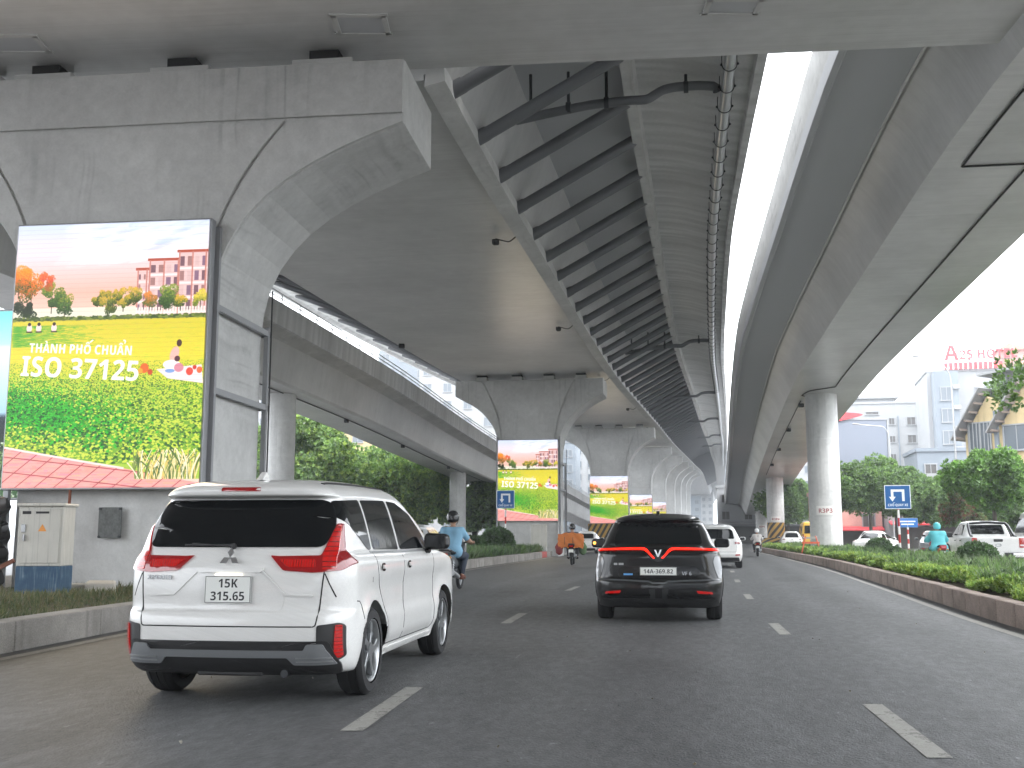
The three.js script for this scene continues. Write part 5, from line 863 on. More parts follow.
function person(rider, { cell = .02, shirt, trousers, shoes, helmet, longSleeve, coat, lean = 0, mask }) {
  // seated on a motorbike; local forward is -z
  const hip = [0, .80, .18], hy = hip[1], ch = [0, 1.12, .12 - lean], nk = [0, 1.33, .06 - lean * 1.5], hd = [0, 1.49, .03 - lean * 1.8];
  const torso = [b3([-.085, hy + .02, .18], [.085, hy + .02, .18], .135, .135), b3([0, hy + .08, .18], [0, 1.0, .16 - lean * .5], .145, .14), b3([-.07, 1.0, .15 - lean * .5], [-.1, 1.2, ch[2]], .12, .115), b3([.07, 1.0, .15 - lean * .5], [.1, 1.2, ch[2]], .12, .115), b3([-.15, 1.255, ch[2] - .03], [.15, 1.255, ch[2] - .03], .075, .075)];
  const arms = [], fore = [], hands = [], legs = [], shins = [], feet = [];
  for (const s of [-1, 1]) {
    const sh = [s * .185, 1.25, ch[2] - .03], el = [s * .31, 1.04, -.08 - lean], ha = [s * .335, .99, -.36];
    arms.push(b3(sh, el, .06, .048)); fore.push(b3(el, [ha[0], ha[1] + .008, ha[2] + .05], .046, .03)); hands.push(...handBones(s, ...ha));
    const kn = [s * .2, .71, -.22], an = [s * .17, .33, -.06];
    legs.push(b3([s * .1, hy - .01, .14], kn, .1, .07)); shins.push(b3(kn, an, .066, .042)); feet.push(b3([s * .17, .285, .0], [s * .18, .272, -.2], .042, .034));
  }
  const neck = [b3([0, 1.28, nk[2]], [0, 1.4, hd[2] + .01], .058, .052)], head = [b3([0, 1.47, hd[2] + .015], [0, 1.53, hd[2] + .01], .088, .094), b3([0, 1.42, hd[2] - .035], [0, 1.40, hd[2] - .06], .05, .035), b3([0, 1.455, hd[2] - .085], [0, 1.44, hd[2] - .112], .016, .014), b3([-.09, 1.465, hd[2] + .01], [-.097, 1.45, hd[2] + .015], .016, .014), b3([.09, 1.465, hd[2] + .01], [.097, 1.45, hd[2] + .015], .016, .014), b3([-.025, 1.405, hd[2] - .082], [.025, 1.405, hd[2] - .082], .011)];
  const bodyG = merge([blob([...torso, ...arms, ...fore, ...legs, ...shins, ...feet, ...neck], cell, .035), blob(head, cell * .5, .025), blob(hands.slice(0, hands.length / 2), .005, .008), blob(hands.slice(hands.length / 2), .005, .008)]);
  part('body', bodyG, M.skin, rider);
  part('shirt', merge([blob(longSleeve ? [...torso, ...arms, ...fore] : [...torso, ...arms.map(q => ({ ...q, b: q.a.clone().lerp(q.b, .72) }))], cell, .04, .018, (x, y, z) => y - 1.325)]), shirt, rider);
  part('trousers', blob([torso[0], ...legs, ...shins.map(q => ({ ...q, b: q.a.clone().lerp(q.b, .9) }))], cell, .035, .013, (x, y) => y - .9), trousers, rider);
  part('shoes', blob(feet, cell * .7, .02, .014), shoes, rider);
  if (coat) part('raincoat', blob([...torso, ...arms, ...fore, ...legs.map(q => ({ ...q, b: q.a.clone().lerp(q.b, .6) })), b3([-.14, .72, .3], [.14, .72, .3], .12, .12)], cell, .08, .045, (x, y) => y - 1.36), coat, rider);
  const hel = blob([b3([0, 1.5, hd[2] + .02], [0, 1.545, hd[2] + .012], .122, .125), b3([0, 1.47, hd[2] + .05], [0, 1.53, hd[2] + .04], .108, .115)], cell * .6, .04, 0, (x, y, z) => 1.455 - y - (z - hd[2]) * .25);
  const hm = part('helmet', hel, helmet, rider); part('helmet_peak', rbox(.16, .012, .08, .006, 0, 1.535, hd[2] - .145), helmet, hm);
  part('chin_strap', new THREE.TorusGeometry(.1, .006, 5, 16, Math.PI).rotateZ(Math.PI).translate(0, 1.46, hd[2] - .01), M.black, rider);
  if (mask) part('face_mask', new THREE.SphereGeometry(.062, 12, 8).scale(1, .8, .6).translate(0, 1.42, hd[2] - .06), mask, rider);
}
function motorbike(bike, { paint, plate, lampLit = true, rack }) {
  const v = (x, y, z) => new THREE.Vector3(x, y, z);
  for (const [z, w] of [[.62, .05], [-.64, .042]]) { const g = new THREE.Group(); g.name = 'wheel'; g.position.set(0, .285, z); bike.add(g); part('tyre', new THREE.TorusGeometry(.24, w, 10, 30).rotateY(Math.PI / 2), M.tyre, g); const sp = [new THREE.TorusGeometry(.2, .016, 6, 28).rotateY(Math.PI / 2), new THREE.CylinderGeometry(.045, .045, .1, 12).rotateZ(Math.PI / 2)]; for (let k = 0; k < 6; k++) sp.push(rbox(.022, .17, .03, .008, 0, .105, 0).rotateX(k * Math.PI / 3)); part('rim', sp, M.alloy, g); }
  part('tail_body', extrude(smooth([[.75, .78], [.86, .83], [.84, .72], [.66, .60], [.25, .48], [.02, .5], [.05, .62], [.3, .72]]), .16, .045).rotateY(-Math.PI / 2).translate(.08, 0, 0), paint, bike);
  part('seat', extrude(smooth([[-.02, .70], [.3, .755], [.7, .80], [.8, .82], [.78, .86], [.45, .825], [.15, .79], [-.05, .75]]), .2, .035).rotateY(-Math.PI / 2).translate(.1, 0, 0), M.plastic, bike);
  part('leg_shield', extrude(smooth([[-.5, .98], [-.36, .95], [-.3, .6], [-.22, .36], [-.36, .33], [-.44, .55], [-.52, .8]]), .3, .03).rotateY(-Math.PI / 2).translate(.15, 0, 0), paint, bike);
  part('engine', merge([rbox(.22, .2, .34, .05, 0, .38, .06), new THREE.CylinderGeometry(.075, .085, .24, 14).rotateX(1.2).translate(0, .4, -.16)]), M.darkSteel, bike);
  part('frame', merge([rod(v(0, .95, -.42), v(0, .42, -.2), .035), rod(v(0, .42, -.2), v(0, .42, .3), .03), rod(v(.08, .3, .62), v(.09, .4, .1), .02), rod(v(-.08, .3, .62), v(-.09, .4, .1), .02)]), M.darkSteel, bike);
  part('front_fork', merge([rod(v(.07, .285, -.64), v(.07, .9, -.46), .024), rod(v(-.07, .285, -.64), v(-.07, .9, -.46), .024)]), M.galv, bike);
  part('front_fender', new THREE.TorusGeometry(.3, .05, 6, 16, 1.8).rotateZ(.7).rotateY(Math.PI / 2).scale(1.2, 1, 1).translate(0, .285, -.64), paint, bike);
  part('rear_fender', merge([T(rbox(.14, .03, .34, .01), 0, .6, .86, .75), rbox(.12, .2, .02, .01, 0, .5, .95)]), M.plastic, bike);
  for (const s of [-1, 1]) part('shock_absorber', merge([rod(v(s * .11, .32, .6), v(s * .11, .64, .5), .022), ...[0, 1, 2, 3, 4].map(k => new THREE.TorusGeometry(.03, .008, 5, 10).rotateX(Math.PI / 2).translate(s * .11, .4 + k * .045, .57 - k * .014))]), M.galv, bike);
  part('exhaust', merge([rod(v(.15, .3, .2), v(.18, .4, .85), .045, .055, 14), rod(v(.1, .26, -.1), v(.15, .3, .2), .022)]), M.satin, bike);
  part('handlebar', merge([tube([v(-.36, .985, -.37), v(-.2, 1.0, -.42), v(0, .98, -.44), v(.2, 1.0, -.42), v(.36, .985, -.37)], .014, 8, 24), rod(v(-.38, .985, -.365), v(-.27, .992, -.39), .019), rod(v(.27, .992, -.39), v(.38, .985, -.365), .019)]), M.plastic, bike);
  part('handle_cowl', rbox(.26, .13, .15, .05, 0, 1.0, -.45), paint, bike);
  part('headlamp', new THREE.SphereGeometry(.07, 14, 10).scale(1.2, .8, .6).translate(0, 1.0, -.53), M.clearLens, bike);
  for (const s of [-1, 1]) { part('mirror_stalk', rod(v(s * .25, 1.0, -.4), v(s * .34, 1.17, -.42), .007), M.plastic, bike); part('mirror', rbox(.12, .075, .03, .015, s * .37, 1.19, -.42), M.plastic, bike); part('footrest', rod(v(s * .1, .29, -.02), v(s * .24, .275, -.03), .014), M.plastic, bike); part('turn_lamp', new THREE.SphereGeometry(.028, 8, 6).scale(1.3, 1, 1).translate(s * .13, .7, .9), std([.6, .25, .04], .3), bike); }
  part('tail_lamp', rbox(.17, .06, .04, .02, 0, .755, .885), lampLit ? M.redLit : M.redDeep, bike);
  if (plate) { const p = part('number_plate', new THREE.BoxGeometry(.19, .14, .006), plate, bike); p.position.set(0, .56, .965); p.rotation.x = -.15; }
  if (rack) part('grab_rail', tube([v(-.09, .8, .6), v(-.1, .87, .85), v(.1, .87, .85), v(.09, .8, .6)], .012, 6, 20), M.galv, bike);
}
const blankPlate = plateTex(['29', '']); blankPlate.map = canvasTex(128, 96, (c, w, h) => { c.fillStyle = '#dcdcd6'; c.fillRect(0, 0, w, h); });
function ride(x, d, slope, scale, bikeO, label, who, whoLabel, extra) {
  const bike = thing('motorbike', label, 'motorbike', [x, 0, d], -Math.atan(slope), 'motorbikes in the traffic'); bike.scale.setScalar(scale); motorbike(bike, bikeO);
  const p = thing('person', whoLabel, 'person', [x, 0, d], -Math.atan(slope), 'riders in the traffic'); p.scale.setScalar(scale); person(p, who);
  return bike;
}
const cloth = (c, r = .85) => std(c, r, { bumpMap: M.concrete.bumpMap, bumpScale: .01 });
ride(-1.36, 24.9, .17, 1.1, { paint: M.greyPaint, plate: blankPlate, rack: 1 }, 'dark motorbike under the rider in the blue shirt', { cell: .018, shirt: cloth([.2, .38, .52]), trousers: cloth([.03, .04, .06]), shoes: cloth([.15, .05, .03]), helmet: M.gloss }, 'rider in light blue shirt and black helmet beside the white car');
{
  const o = ride(2.62, 46.4, .12, 1.06, { paint: M.gloss, plate: blankPlate }, 'motorbike loaded with an orange bundle in the middle of the road', { cell: .026, shirt: cloth([.06, .065, .08]), trousers: cloth([.03, .03, .035]), shoes: cloth([.02, .02, .02]), helmet: M.gloss, longSleeve: 1 }, 'rider in dark jacket half hidden by an orange bundle');
  const b = thing('cargo_bundle', 'big orange covered bundle strapped across the back of a motorbike', 'bundle', [2.52, .72, 45.85], -.12);
  const g = rbox(.98, .62, .5, .12, 0, .31, 0), gp = g.attributes.position; const sg = new THREE.BoxGeometry(.98, .62, .5, 16, 10, 8), p = sg.attributes.position; for (let i = 0; i < p.count; i++) { const x = p.getX(i), y = p.getY(i), z = p.getZ(i); p.setXYZ(i, x * (1 + .12 * Math.cos(y * 3)) + .015 * Math.sin(y * 30 + z * 9), y * (1 - .12 * Math.abs(x)) - .25 * x * x + .02 * Math.sin(x * 22), z * (1 - .3 * x * x) + .02 * Math.sin(x * 17 + y * 13)); }
  part('cover', toCreasedNormals(sg.translate(0, .34, .0), 1), cloth([.5, .15, .03], .7), b);
  part('strap', new THREE.TorusGeometry(.3, .012, 5, 20).rotateY(Math.PI / 2).scale(1, 1.05, .9).translate(.1, .33, 0), M.black, b); part('strap', new THREE.TorusGeometry(.3, .012, 5, 20).rotateY(Math.PI / 2).scale(1, 1.05, .9).translate(-.25, .3, 0), M.black, b);
  for (const [x, c, l] of [[-.5, [.2, .03, .03], 'dark red sack hanging left of the orange bundle'], [.52, [.08, .14, .06], 'green sack hanging right of the orange bundle']]) { const s = thing('side_sack', l, 'sack', [2.52 + x, .42, 45.9 + x * .1], 0); const q = new THREE.SphereGeometry(.2, 18, 14).scale(.85, 1.4, 1), pp = q.attributes.position; for (let i = 0; i < pp.count; i++) { const y = pp.getY(i); pp.setX(i, pp.getX(i) * (1 + .1 * Math.sin(y * 25))); pp.setZ(i, pp.getZ(i) * (1 + .1 * Math.sin(y * 21 + 1))); } q.computeVertexNormals(); part('sack_body', q.translate(0, .28, 0), cloth(c), s); part('sack_neck', new THREE.CylinderGeometry(.05, .03, .12, 8).translate(0, .6, 0), cloth(c), s); }
}
ride(14.75, 64.5, .19, 1.0, { paint: M.gloss, plate: blankPlate }, 'distant scooter near the right kerb in front of the striped column', { cell: .03, shirt: cloth([.55, .52, .5]), trousers: cloth([.05, .05, .06]), shoes: cloth([.1, .1, .1]), helmet: std([.75, .75, .75], .3), longSleeve: 1 }, 'distant scooter rider in pale top and white helmet');
ride(16.35, 41.2, .15, 1.05, { paint: std([.45, .04, .05], .3), plate: blankPlate }, 'red motorbike beside the white pickup beyond the hedge', { cell: .026, shirt: cloth([.08, .45, .5]), trousers: cloth([.04, .04, .05]), shoes: cloth([.05, .05, .05]), helmet: std([.1, .55, .6], .3), longSleeve: 1, coat: cloth([.1, .5, .55], .5) }, 'rider in turquoise raincoat and helmet beside the pickup');
// ---------------------------------------------------------------- planting
const leafG = (() => { const s = []; for (let k = 0; k < 5; k++) { const g = new THREE.BufferGeometry(), L = 1, w = .33; g.setAttribute('position', new THREE.Float32BufferAttribute([0, 0, 0, w, L * .45, .08, 0, L * .5, 0, -w, L * .45, .08, 0, L, -.12], 3)); g.setIndex([0, 1, 2, 0, 2, 3, 2, 1, 4, 3, 2, 4]); const q = g.toNonIndexed(); q.computeVertexNormals(); q.rotateX(.5 + .35 * (k % 3)).rotateY(k * 2.4).translate(.12 * Math.cos(k * 2.4), .05 * k, .12 * Math.sin(k * 2.4)); s.push(q); } return merge(s); })();
const bladeG = (() => { const s = []; for (let k = 0; k < 7; k++) { const g = new THREE.BufferGeometry(); g.setAttribute('position', new THREE.Float32BufferAttribute([-.035, 0, 0, .035, 0, 0, .025, .55, .06, -.025, .55, .06, 0, 1, .2], 3)); g.setIndex([0, 1, 2, 0, 2, 3, 3, 2, 4]); const q = g.toNonIndexed(); q.computeVertexNormals(); q.rotateX(.12 + .18 * (k % 3)).rotateY(k * 2.2).translate(.1 * Math.cos(k * 1.7), 0, .1 * Math.sin(k * 1.7)); s.push(q); } return merge(s); })();
M.leaf = phys([1, 1, 1], .9, { side: THREE.DoubleSide, transmission: .5, thickness: 0 });
const _m = new THREE.Matrix4(), _q = new THREE.Quaternion(), _c = new THREE.Color();
function leaves(name, n, geo, fn, cols, parent) { // fn(i) -> {p, n, s}
  const im = new THREE.InstancedMesh(geo, M.leaf, n); im.name = parent === scene ? numbered(name) : name; im.castShadow = im.receiveShadow = true;
  for (let i = 0; i < n; i++) { const { p, n: nn, s } = fn(i); _q.setFromUnitVectors(new THREE.Vector3(0, 1, 0), nn); _m.compose(p, _q.multiply(new THREE.Quaternion().setFromAxisAngle(new THREE.Vector3(0, 1, 0), rr(0, 6.28))), new THREE.Vector3(s, s, s)); im.setMatrixAt(i, _m); const c = cols[Math.floor(rnd() * cols.length)], v = rr(.85, 1.4); im.setColorAt(i, _c.setRGB(c[0] * v, c[1] * v, c[2] * v)); }
  im.userData.kind = 'stuff'; parent.add(im); return im;
}
const GREEN = [[.10, .19, .04], [.13, .235, .05], [.085, .16, .038], [.17, .28, .06]], DARK = [[.045, .09, .028], [.06, .12, .033], [.07, .14, .04]], LIME = [[.22, .33, .06], [.28, .38, .065], [.17, .29, .055]], FEATHER = [[.12, .17, .075], [.15, .21, .09], [.09, .135, .055]], RUST = [[.12, .15, .04], [.2, .1, .05], [.09, .15, .035]];
M.bark = std(0xffffff, .95, { map: tex(256, (u, v) => { const b = .36 + .25 * (vn(u, v, 24, 171, 6) - .5); return [b * 1.08, b, b * .88]; }, 1) });
function tree(label, x, d, { h = 8, r = 3, crown = .62, n = 2600, leaf = .2, cols = GREEN, clumps = 22, y0 = 0, group = 'street trees', sparse = 0, name = 'street_tree' }) {
  const t = thing(name, label, 'tree', [x, y0, d], rr(0, 6), group), ch = h * crown, cy = h - ch / 2, fork = h - ch * .9, limbs = [];
  const C = []; for (let k = 0; k < clumps; k++) { const a = k * 2.399 + rr(-.4, .4), e = Math.acos(1 - 2 * (k + .5) / clumps), q = rr(.4, .98); C.push({ p: new THREE.Vector3(Math.cos(a) * Math.sin(e) * r * q, cy + Math.cos(e) * ch / 2 * q, Math.sin(a) * Math.sin(e) * r * q), r: r * rr(.17, .36) }); }
  limbs.push(rod(new THREE.Vector3(0, -.1, 0), new THREE.Vector3(rr(-.1, .1), fork, rr(-.1, .1)), h * .022, h * .016, 9));
  for (const c of C.filter((_, i) => i % 2 === 0)) { const a = new THREE.Vector3(0, fork - .1, 0), m = a.clone().lerp(c.p, .5).add(new THREE.Vector3(rr(-.2, .2), rr(0, .35), rr(-.2, .2))); limbs.push(rod(a, m, h * .010, h * .006, 6), rod(m, c.p, h * .006, h * .003, 5)); }
  part('trunk', limbs, M.bark, t);
  leaves('crown', Math.round(n * 1.9), leafG, () => { const c = C[Math.floor(rnd() * C.length)], nn = new THREE.Vector3(rr(-1, 1), rr(-.75, 1), rr(-1, 1)).normalize(), p = c.p.clone().addScaledVector(nn, c.r * Math.pow(rnd(), .35) * rr(.85, 1.12)); nn.y += .25; return { p, n: nn.normalize(), s: leaf * rr(.6, 1.2) }; }, cols, t);
  return t;
}
// right side
tree('big leafy tree just right of the column marked R3P3', 27.5, 82, { h: 6.9, r: 3.0, n: 5200, clumps: 30 });
tree('tall green tree behind the street lamp right of R3P3', 31.0, 86, { h: 7.0, r: 2.9, n: 5200, clumps: 30 });
tree('green tree behind the blue U-turn sign', 31.0, 78, { h: 5.4, r: 2.3, n: 4200, clumps: 26 });
tree('rounded bright green tree right of the blue U-turn sign', 30.2, 72, { h: 5.0, r: 2.3, n: 4400, clumps: 26 });
tree('low green tree between the sign and the pickup', 28.2, 62, { h: 3.9, r: 1.7, n: 3600, clumps: 24 });
tree('slender reddish green tree in front of the yellow house', 25.2, 59.5, { h: 5.6, r: 1.15, n: 2200, clumps: 24, crown: .75, leaf: .17, cols: RUST });
tree('bright umbrella-shaped tree above the minibus', 24.2, 53.5, { h: 5.45, r: 2.15, crown: .5, n: 3600, clumps: 26, leaf: .19, cols: [[.1, .22, .03], [.15, .29, .045], [.08, .17, .03]] });
tree('tree reaching in from the right edge of the picture', 22.9, 36, { h: 9.4, r: 5.4, crown: .5, n: 3400, clumps: 34, leaf: .2 });
tree('green tree seen left of the column marked R3P3', 31, 120, { h: 7.2, r: 3.6, n: 3200, clumps: 24, leaf: .27 });
tree('farther green tree under the right ramp', 40, 140, { h: 8, r: 4, n: 3000, clumps: 24, leaf: .2 });
tree('distant tree in front of the white apartment block', 42, 112, { h: 7.6, r: 4, n: 3000, clumps: 24, leaf: .2 });
tree('distant tree left of the white apartment block', 37, 108, { h: 7.4, r: 3.6, n: 3000, clumps: 24, leaf: .2 });
// left side
tree('largest dense tree under the left ramp, beside its column', -16.3, 84, { h: 11.2, r: 4.6, crown: .78, n: 7600, clumps: 40, leaf: .27, cols: [...GREEN, ...LIME], group: 'trees beyond the left ramp' });
tree('spreading tree in the middle under the left ramp', -11.6, 92, { h: 8.6, r: 4.4, crown: .78, n: 7000, clumps: 38, leaf: .27, cols: [...GREEN, ...LIME], group: 'trees beyond the left ramp' });
tree('tree just left of the left ramp column behind the blue shirt', -7.9, 98, { h: 8.3, r: 3.4, crown: .78, n: 5000, clumps: 32, leaf: .27, cols: [...GREEN, ...LIME], group: 'trees beyond the left ramp' });
tree('darker tree right of the left ramp column', -3.4, 104, { h: 7.4, r: 3.3, crown: .8, n: 4800, clumps: 30, leaf: .27, cols: [...GREEN, ...DARK], group: 'trees beyond the left ramp' });
tree('dark tree at the left edge of the trees, behind the nearest pier', -23, 92, { h: 11, r: 5, crown: .8, n: 5000, clumps: 32, leaf: .32, cols: [...GREEN, ...DARK], group: 'trees beyond the left ramp' });
tree('low dark tree at the foot of the second pier', -.9, 110, { h: 5.6, r: 2.6, crown: .8, n: 3200, clumps: 24, leaf: .4, cols: DARK, group: 'trees beyond the left ramp' });
// ground cover
const up = (s = .35) => new THREE.Vector3(rr(-s, s), 1, rr(-s, s)).normalize();
const bump = (d, u) => .5 + .5 * Math.sin(d * 1.1 + Math.sin(d * .37) * 3 + u * 2.3);
const wR = d => lerp(4.5, 2.5, sstep(10, 50, d)) + .02 * d;
const plantD = (a, b) => a + (b - a) * Math.pow(rnd(), 1.35);
const tagStuff = (o, label, cat) => { o.userData = { label, category: cat, kind: 'stuff' }; return o; };
tagStuff(leaves('lime_hedge', 16000, leafG, () => { const d = plantD(9, 84), u = .35 + rr(0, .55) + .3 * bump(d, 3), hh = .08 + .2 * bump(d, 0); return { p: V(XK(d) + u, .3 + rr(0, hh), d), n: up(.8), s: lerp(.075, .15, clamp((d - 10) / 60)) * rr(.7, 1.3) }; }, LIME, scene), 'low bright yellow-green hedge along the right kerb', 'hedge');
tagStuff(leaves('feathery_plants', 15000, bladeG, () => { const d = plantD(10, 80), u = lerp(.75, wR(d) - .1, rnd()), hh = .16 + .3 * bump(d, u); return { p: V(XK(d) + u, .27 + rr(0, .12), d), n: up(.75), s: hh * rr(.6, 1.15) }; }, [...FEATHER, ...GREEN.slice(0, 2)], scene), 'feathery dark green plants behind the yellow-green hedge', 'ground cover');
tagStuff(leaves('low_leaves', 9000, leafG, () => { const d = plantD(10, 80), u = lerp(.8, wR(d) - .15, rnd()); return { p: V(XK(d) + u, .3 + rr(0, .35) * bump(d * .7, u * 1.4), d), n: up(.8), s: lerp(.08, .16, clamp((d - 10) / 60)) * rr(.7, 1.3) }; }, [...GREEN, ...DARK], scene), 'small dark leaved plants among the feathery ones on the right strip', 'ground cover');
tagStuff(leaves('verge_grass', 7000, bladeG, () => { const d = rr(9, 19.8), u = Math.pow(rnd(), 1.2) * 3.4 + .42; return { p: V(XL(d) - u, .27, d), n: up(.5), s: rr(.05, .2) * (.5 + .7 * bump(d * 1.7, u)) }; }, [[.09, .11, .04], [.12, .13, .05], [.06, .09, .03], [.16, .14, .07]], scene), 'weedy grass on the verge before the nearest pier', 'grass');
tagStuff(leaves('left_ground_cover', 9000, bladeG, () => { const d = rr(24, 64), u = .4 + rnd() * 4.2; return { p: V(XL(d) - u, .27, d), n: up(.5), s: rr(.25, .6) }; }, [...FEATHER, ...GREEN.slice(0, 2), ...DARK], scene), 'dark green ground cover behind the left kerb', 'ground cover');
function bush(label, x, d, r, cols = DARK) { const b = thing('round_bush', label, 'bush', [x, .27, d], 0, 'clipped round bushes'); part('stem', rod(new THREE.Vector3(0, 0, 0), new THREE.Vector3(0, r * .8, 0), .04, .03, 6), M.bark, b); leaves('foliage', 2200, leafG, () => { const n = new THREE.Vector3(rr(-1, 1), rr(-.6, 1), rr(-1, 1)).normalize(); return { p: new THREE.Vector3(n.x * r, r * .85 + n.y * r * .85, n.z * r).multiplyScalar(1).add(new THREE.Vector3(rr(-.08, .08), rr(-.1, .06), rr(-.08, .08))), n, s: r * rr(.16, .3) }; }, cols, b); return b; }
bush('clipped round bush in front of the white pickup', 12.4, 28.6, .42, [...DARK, [.06, .12, .035]]);
bush('clipped round bush right of the column marked R3P3', 16.6, 48.5, .45, DARK);
bush('clipped round bush near the blue U-turn sign post', 14.0, 39.5, .3, DARK);
bush('round dark bush at the left before the second pier', -.75, 55.5, .72, DARK);
bush('lower dark bush left of the round one before the second pier', -1.9, 57, .5, DARK);
tagStuff(leaves('road_litter', 60, leafG, () => { const d = 5.5 + 30 * rnd() ** 1.6; return { p: V(lerp(XL(d) + .1, XK(d) - .1, rnd() < .5 ? rnd() : rnd() ** 4), .004, d), n: new THREE.Vector3(rr(-.6, .6), .2, rr(-.6, .6)).normalize(), s: rr(.01, .024) }; }, [[.25, .22, .16], [.4, .38, .33], [.18, .16, .12]], scene), 'scattered dry leaf scraps and grit on the road', 'litter');
// ---------------------------------------------------------------- signs and lamps
const turnSign = canvasTex(256, 256, (c, w, h) => {
  c.fillStyle = '#e9eef2'; c.fillRect(0, 0, w, h); c.fillStyle = '#1f5f9e'; c.fillRect(7, 7, w - 14, h - 14); c.strokeStyle = '#eef2f5'; c.lineWidth = 26; c.lineJoin = 'miter'; c.beginPath(); c.moveTo(184, 172); c.lineTo(184, 58); c.lineTo(76, 58); c.lineTo(76, 130); c.stroke(); c.fillStyle = '#eef2f5'; c.beginPath(); c.moveTo(42, 124); c.lineTo(110, 124); c.lineTo(76, 176); c.fill();
  c.font = 'bold 36px sans-serif'; c.textAlign = 'center'; c.fillText('CHÔ QUAY XE', w / 2, 226, 200); c.lineWidth = 5; c.beginPath(); c.moveTo(84, 189); c.bezierCurveTo(89, 182, 94, 194, 100, 187); c.stroke();
});
M.redwhite = std(0xffffff, .6, { map: canvasTex(16, 256, (c, w, h) => { for (let i = 0; i < 8; i++) { c.fillStyle = i % 2 ? '#e6e4e0' : '#b3352f'; c.fillRect(0, i * 32, w, 32); } }) });
function sign(label, x, d, y0, y1, w, map, turn) {
  const t = thing('u_turn_sign', label, 'road sign', [x, 0, d], turn, 'blue U-turn signs'); part('post', new THREE.CylinderGeometry(.045, .045, y0 + .3, 12).translate(0, y0 / 2 + .15, -.03), M.redwhite, t);
  part('panel', rbox(w, y1 - y0, .03, .01, 0, (y0 + y1) / 2, 0), M.galv, t); part('face', new THREE.PlaneGeometry(w - .01, y1 - y0 - .01).translate(0, (y0 + y1) / 2, .018), std(0xffffff, .4, { map }), t);
  for (const y of [y0 + .2, y1 - .2]) part('bracket', box(.2, .04, .06, 0, y, -.04), M.galv, t); return t;
}
sign('blue square U-turn sign on red and white post, right side', 15.2, 42, 2.28, 3.22, .98, turnSign, -.25);
sign('blue square U-turn sign before the second screen, left side', -.36, 59, 2.72, 3.72, 1.0, turnSign, -.05);
{ const m = std(0xffffff, .4, { map: canvasTex(128, 64, (c, w, h) => { c.fillStyle = '#2a6bb0'; c.fillRect(0, 0, w, h); c.fillStyle = '#e8eef4'; c.fillRect(14, 18, 100, 9); c.fillRect(24, 38, 80, 9); }) }); const t = thing('direction_sign', 'small blue direction sign on a striped post behind the larger one', 'road sign', [22.2, 0, 60], -.2); part('post', new THREE.CylinderGeometry(.05, .05, 2.1, 10).translate(0, 1.05, -.03), M.redwhite, t); part('panel', rbox(1.1, .52, .03, .01, 0, 1.95, 0), M.galv, t); part('face', new THREE.PlaneGeometry(1.08, .5).translate(0, 1.95, .018), m, t); }
{ const t = thing('red_barrier', 'small orange-red folding barrier at the foot of column R3P3', 'barrier', [15.75, .27, 56.5], -.2); const m = std([.5, .09, .04], .6); for (const s of [-1, 1]) part('leg', rod(new THREE.Vector3(s * .5, 0, .15), new THREE.Vector3(s * .25, .95, 0), .035), m, t); part('crossbar', box(.9, .1, .03, 0, .6, .06), m, t); part('crossbar', box(.7, .1, .03, 0, .85, .02), M.paint, t); }
function lamp(label, x, d, h, arm, lean) {
  const t = thing('street_lamp', label, 'street lamp', [x, 0, d], 0, 'street lamps on the right'); const v = (a, b) => new THREE.Vector3(a, b, 0);
  part('pole', rod(v(0, 0), v(0, h * .9), .1, .06, 12), M.galv, t); part('arm', tube([v(0, h * .88), v(-.1, h * .95), v(-.5, h * 1.0), v(-arm * .6, h * 1.0 + lean * .6), v(-arm, h + lean)], .045, 8, 26), M.galv, t);
  part('lamp_head', T(rbox(.75, .1, .26, .04), -arm - .3, h + lean + .05, 0, 0, 0, -.12), M.frame, t); part('base_plate', box(.4, .05, .4, 0, .03, 0), M.galv, t);
}
lamp('tall street lamp in front of the yellow house', 31.4, 75, 13.3, 2.1, .6);
lamp('street lamp in front of the white apartment block', 33.9, 95, 10.9, 2.6, .2);
lamp('farthest street lamp, near the grey billboard', 41.9, 130, 10.9, 2, .3);
// ---------------------------------------------------------------- buildings
const wallTex = (r, g, b, s) => tex(256, (u, v) => { const q = 1 + .12 * (fbm(u, v, 4, s) - .5) + .05 * (vn(u, v, 120, s + 5) - .5) - .14 * Math.pow(vn(u, v, 40, s + 9, 2), 5); return [r * q, g * q, b * q]; }, 6);
M.wWhite = std(0xffffff, .85, { map: wallTex(.58, .585, .59, 181) }); M.wCream = std(0xffffff, .85, { map: wallTex(.74, .66, .50, 186) }); M.wGrey = std(0xffffff, .85, { map: wallTex(.47, .50, .53, 191) }); M.wPink = std(0xffffff, .85, { map: wallTex(.80, .62, .58, 196) }); M.roofTin = std([.26, .26, .26], .6, { metalness: .3 }); M.rafter = std([.16, .13, .11], .8); M.tile = std([.36, .1, .07], .8); M.winGlass = phys([.12, .14, .16], .15); M.winDark = std([.07, .065, .06], .5); M.redSign = std([.62, .05, .06], .5);
function windows(b, x0, x1, y0, y1, cols, rows, ww, hh, z, mat = M.winGlass, frame = M.wWhite) {
  for (let i = 0; i < cols; i++) for (let j = 0; j < rows; j++) { const x = lerp(x0, x1, cols > 1 ? i / (cols - 1) : .5), y = lerp(y0, y1, rows > 1 ? j / (rows - 1) : .5); const f = part('window', merge([box(ww + .16, .1, .14, x, y + hh / 2, z), box(ww + .26, .12, .24, x, y - hh / 2, z + .03), box(.09, hh, .14, x - ww / 2, y, z), box(.09, hh, .14, x + ww / 2, y, z), box(.06, hh, .08, x, y, z)]), frame, b); part('pane', box(ww, hh, .05, x, y, z - .02), mat, f); }
}
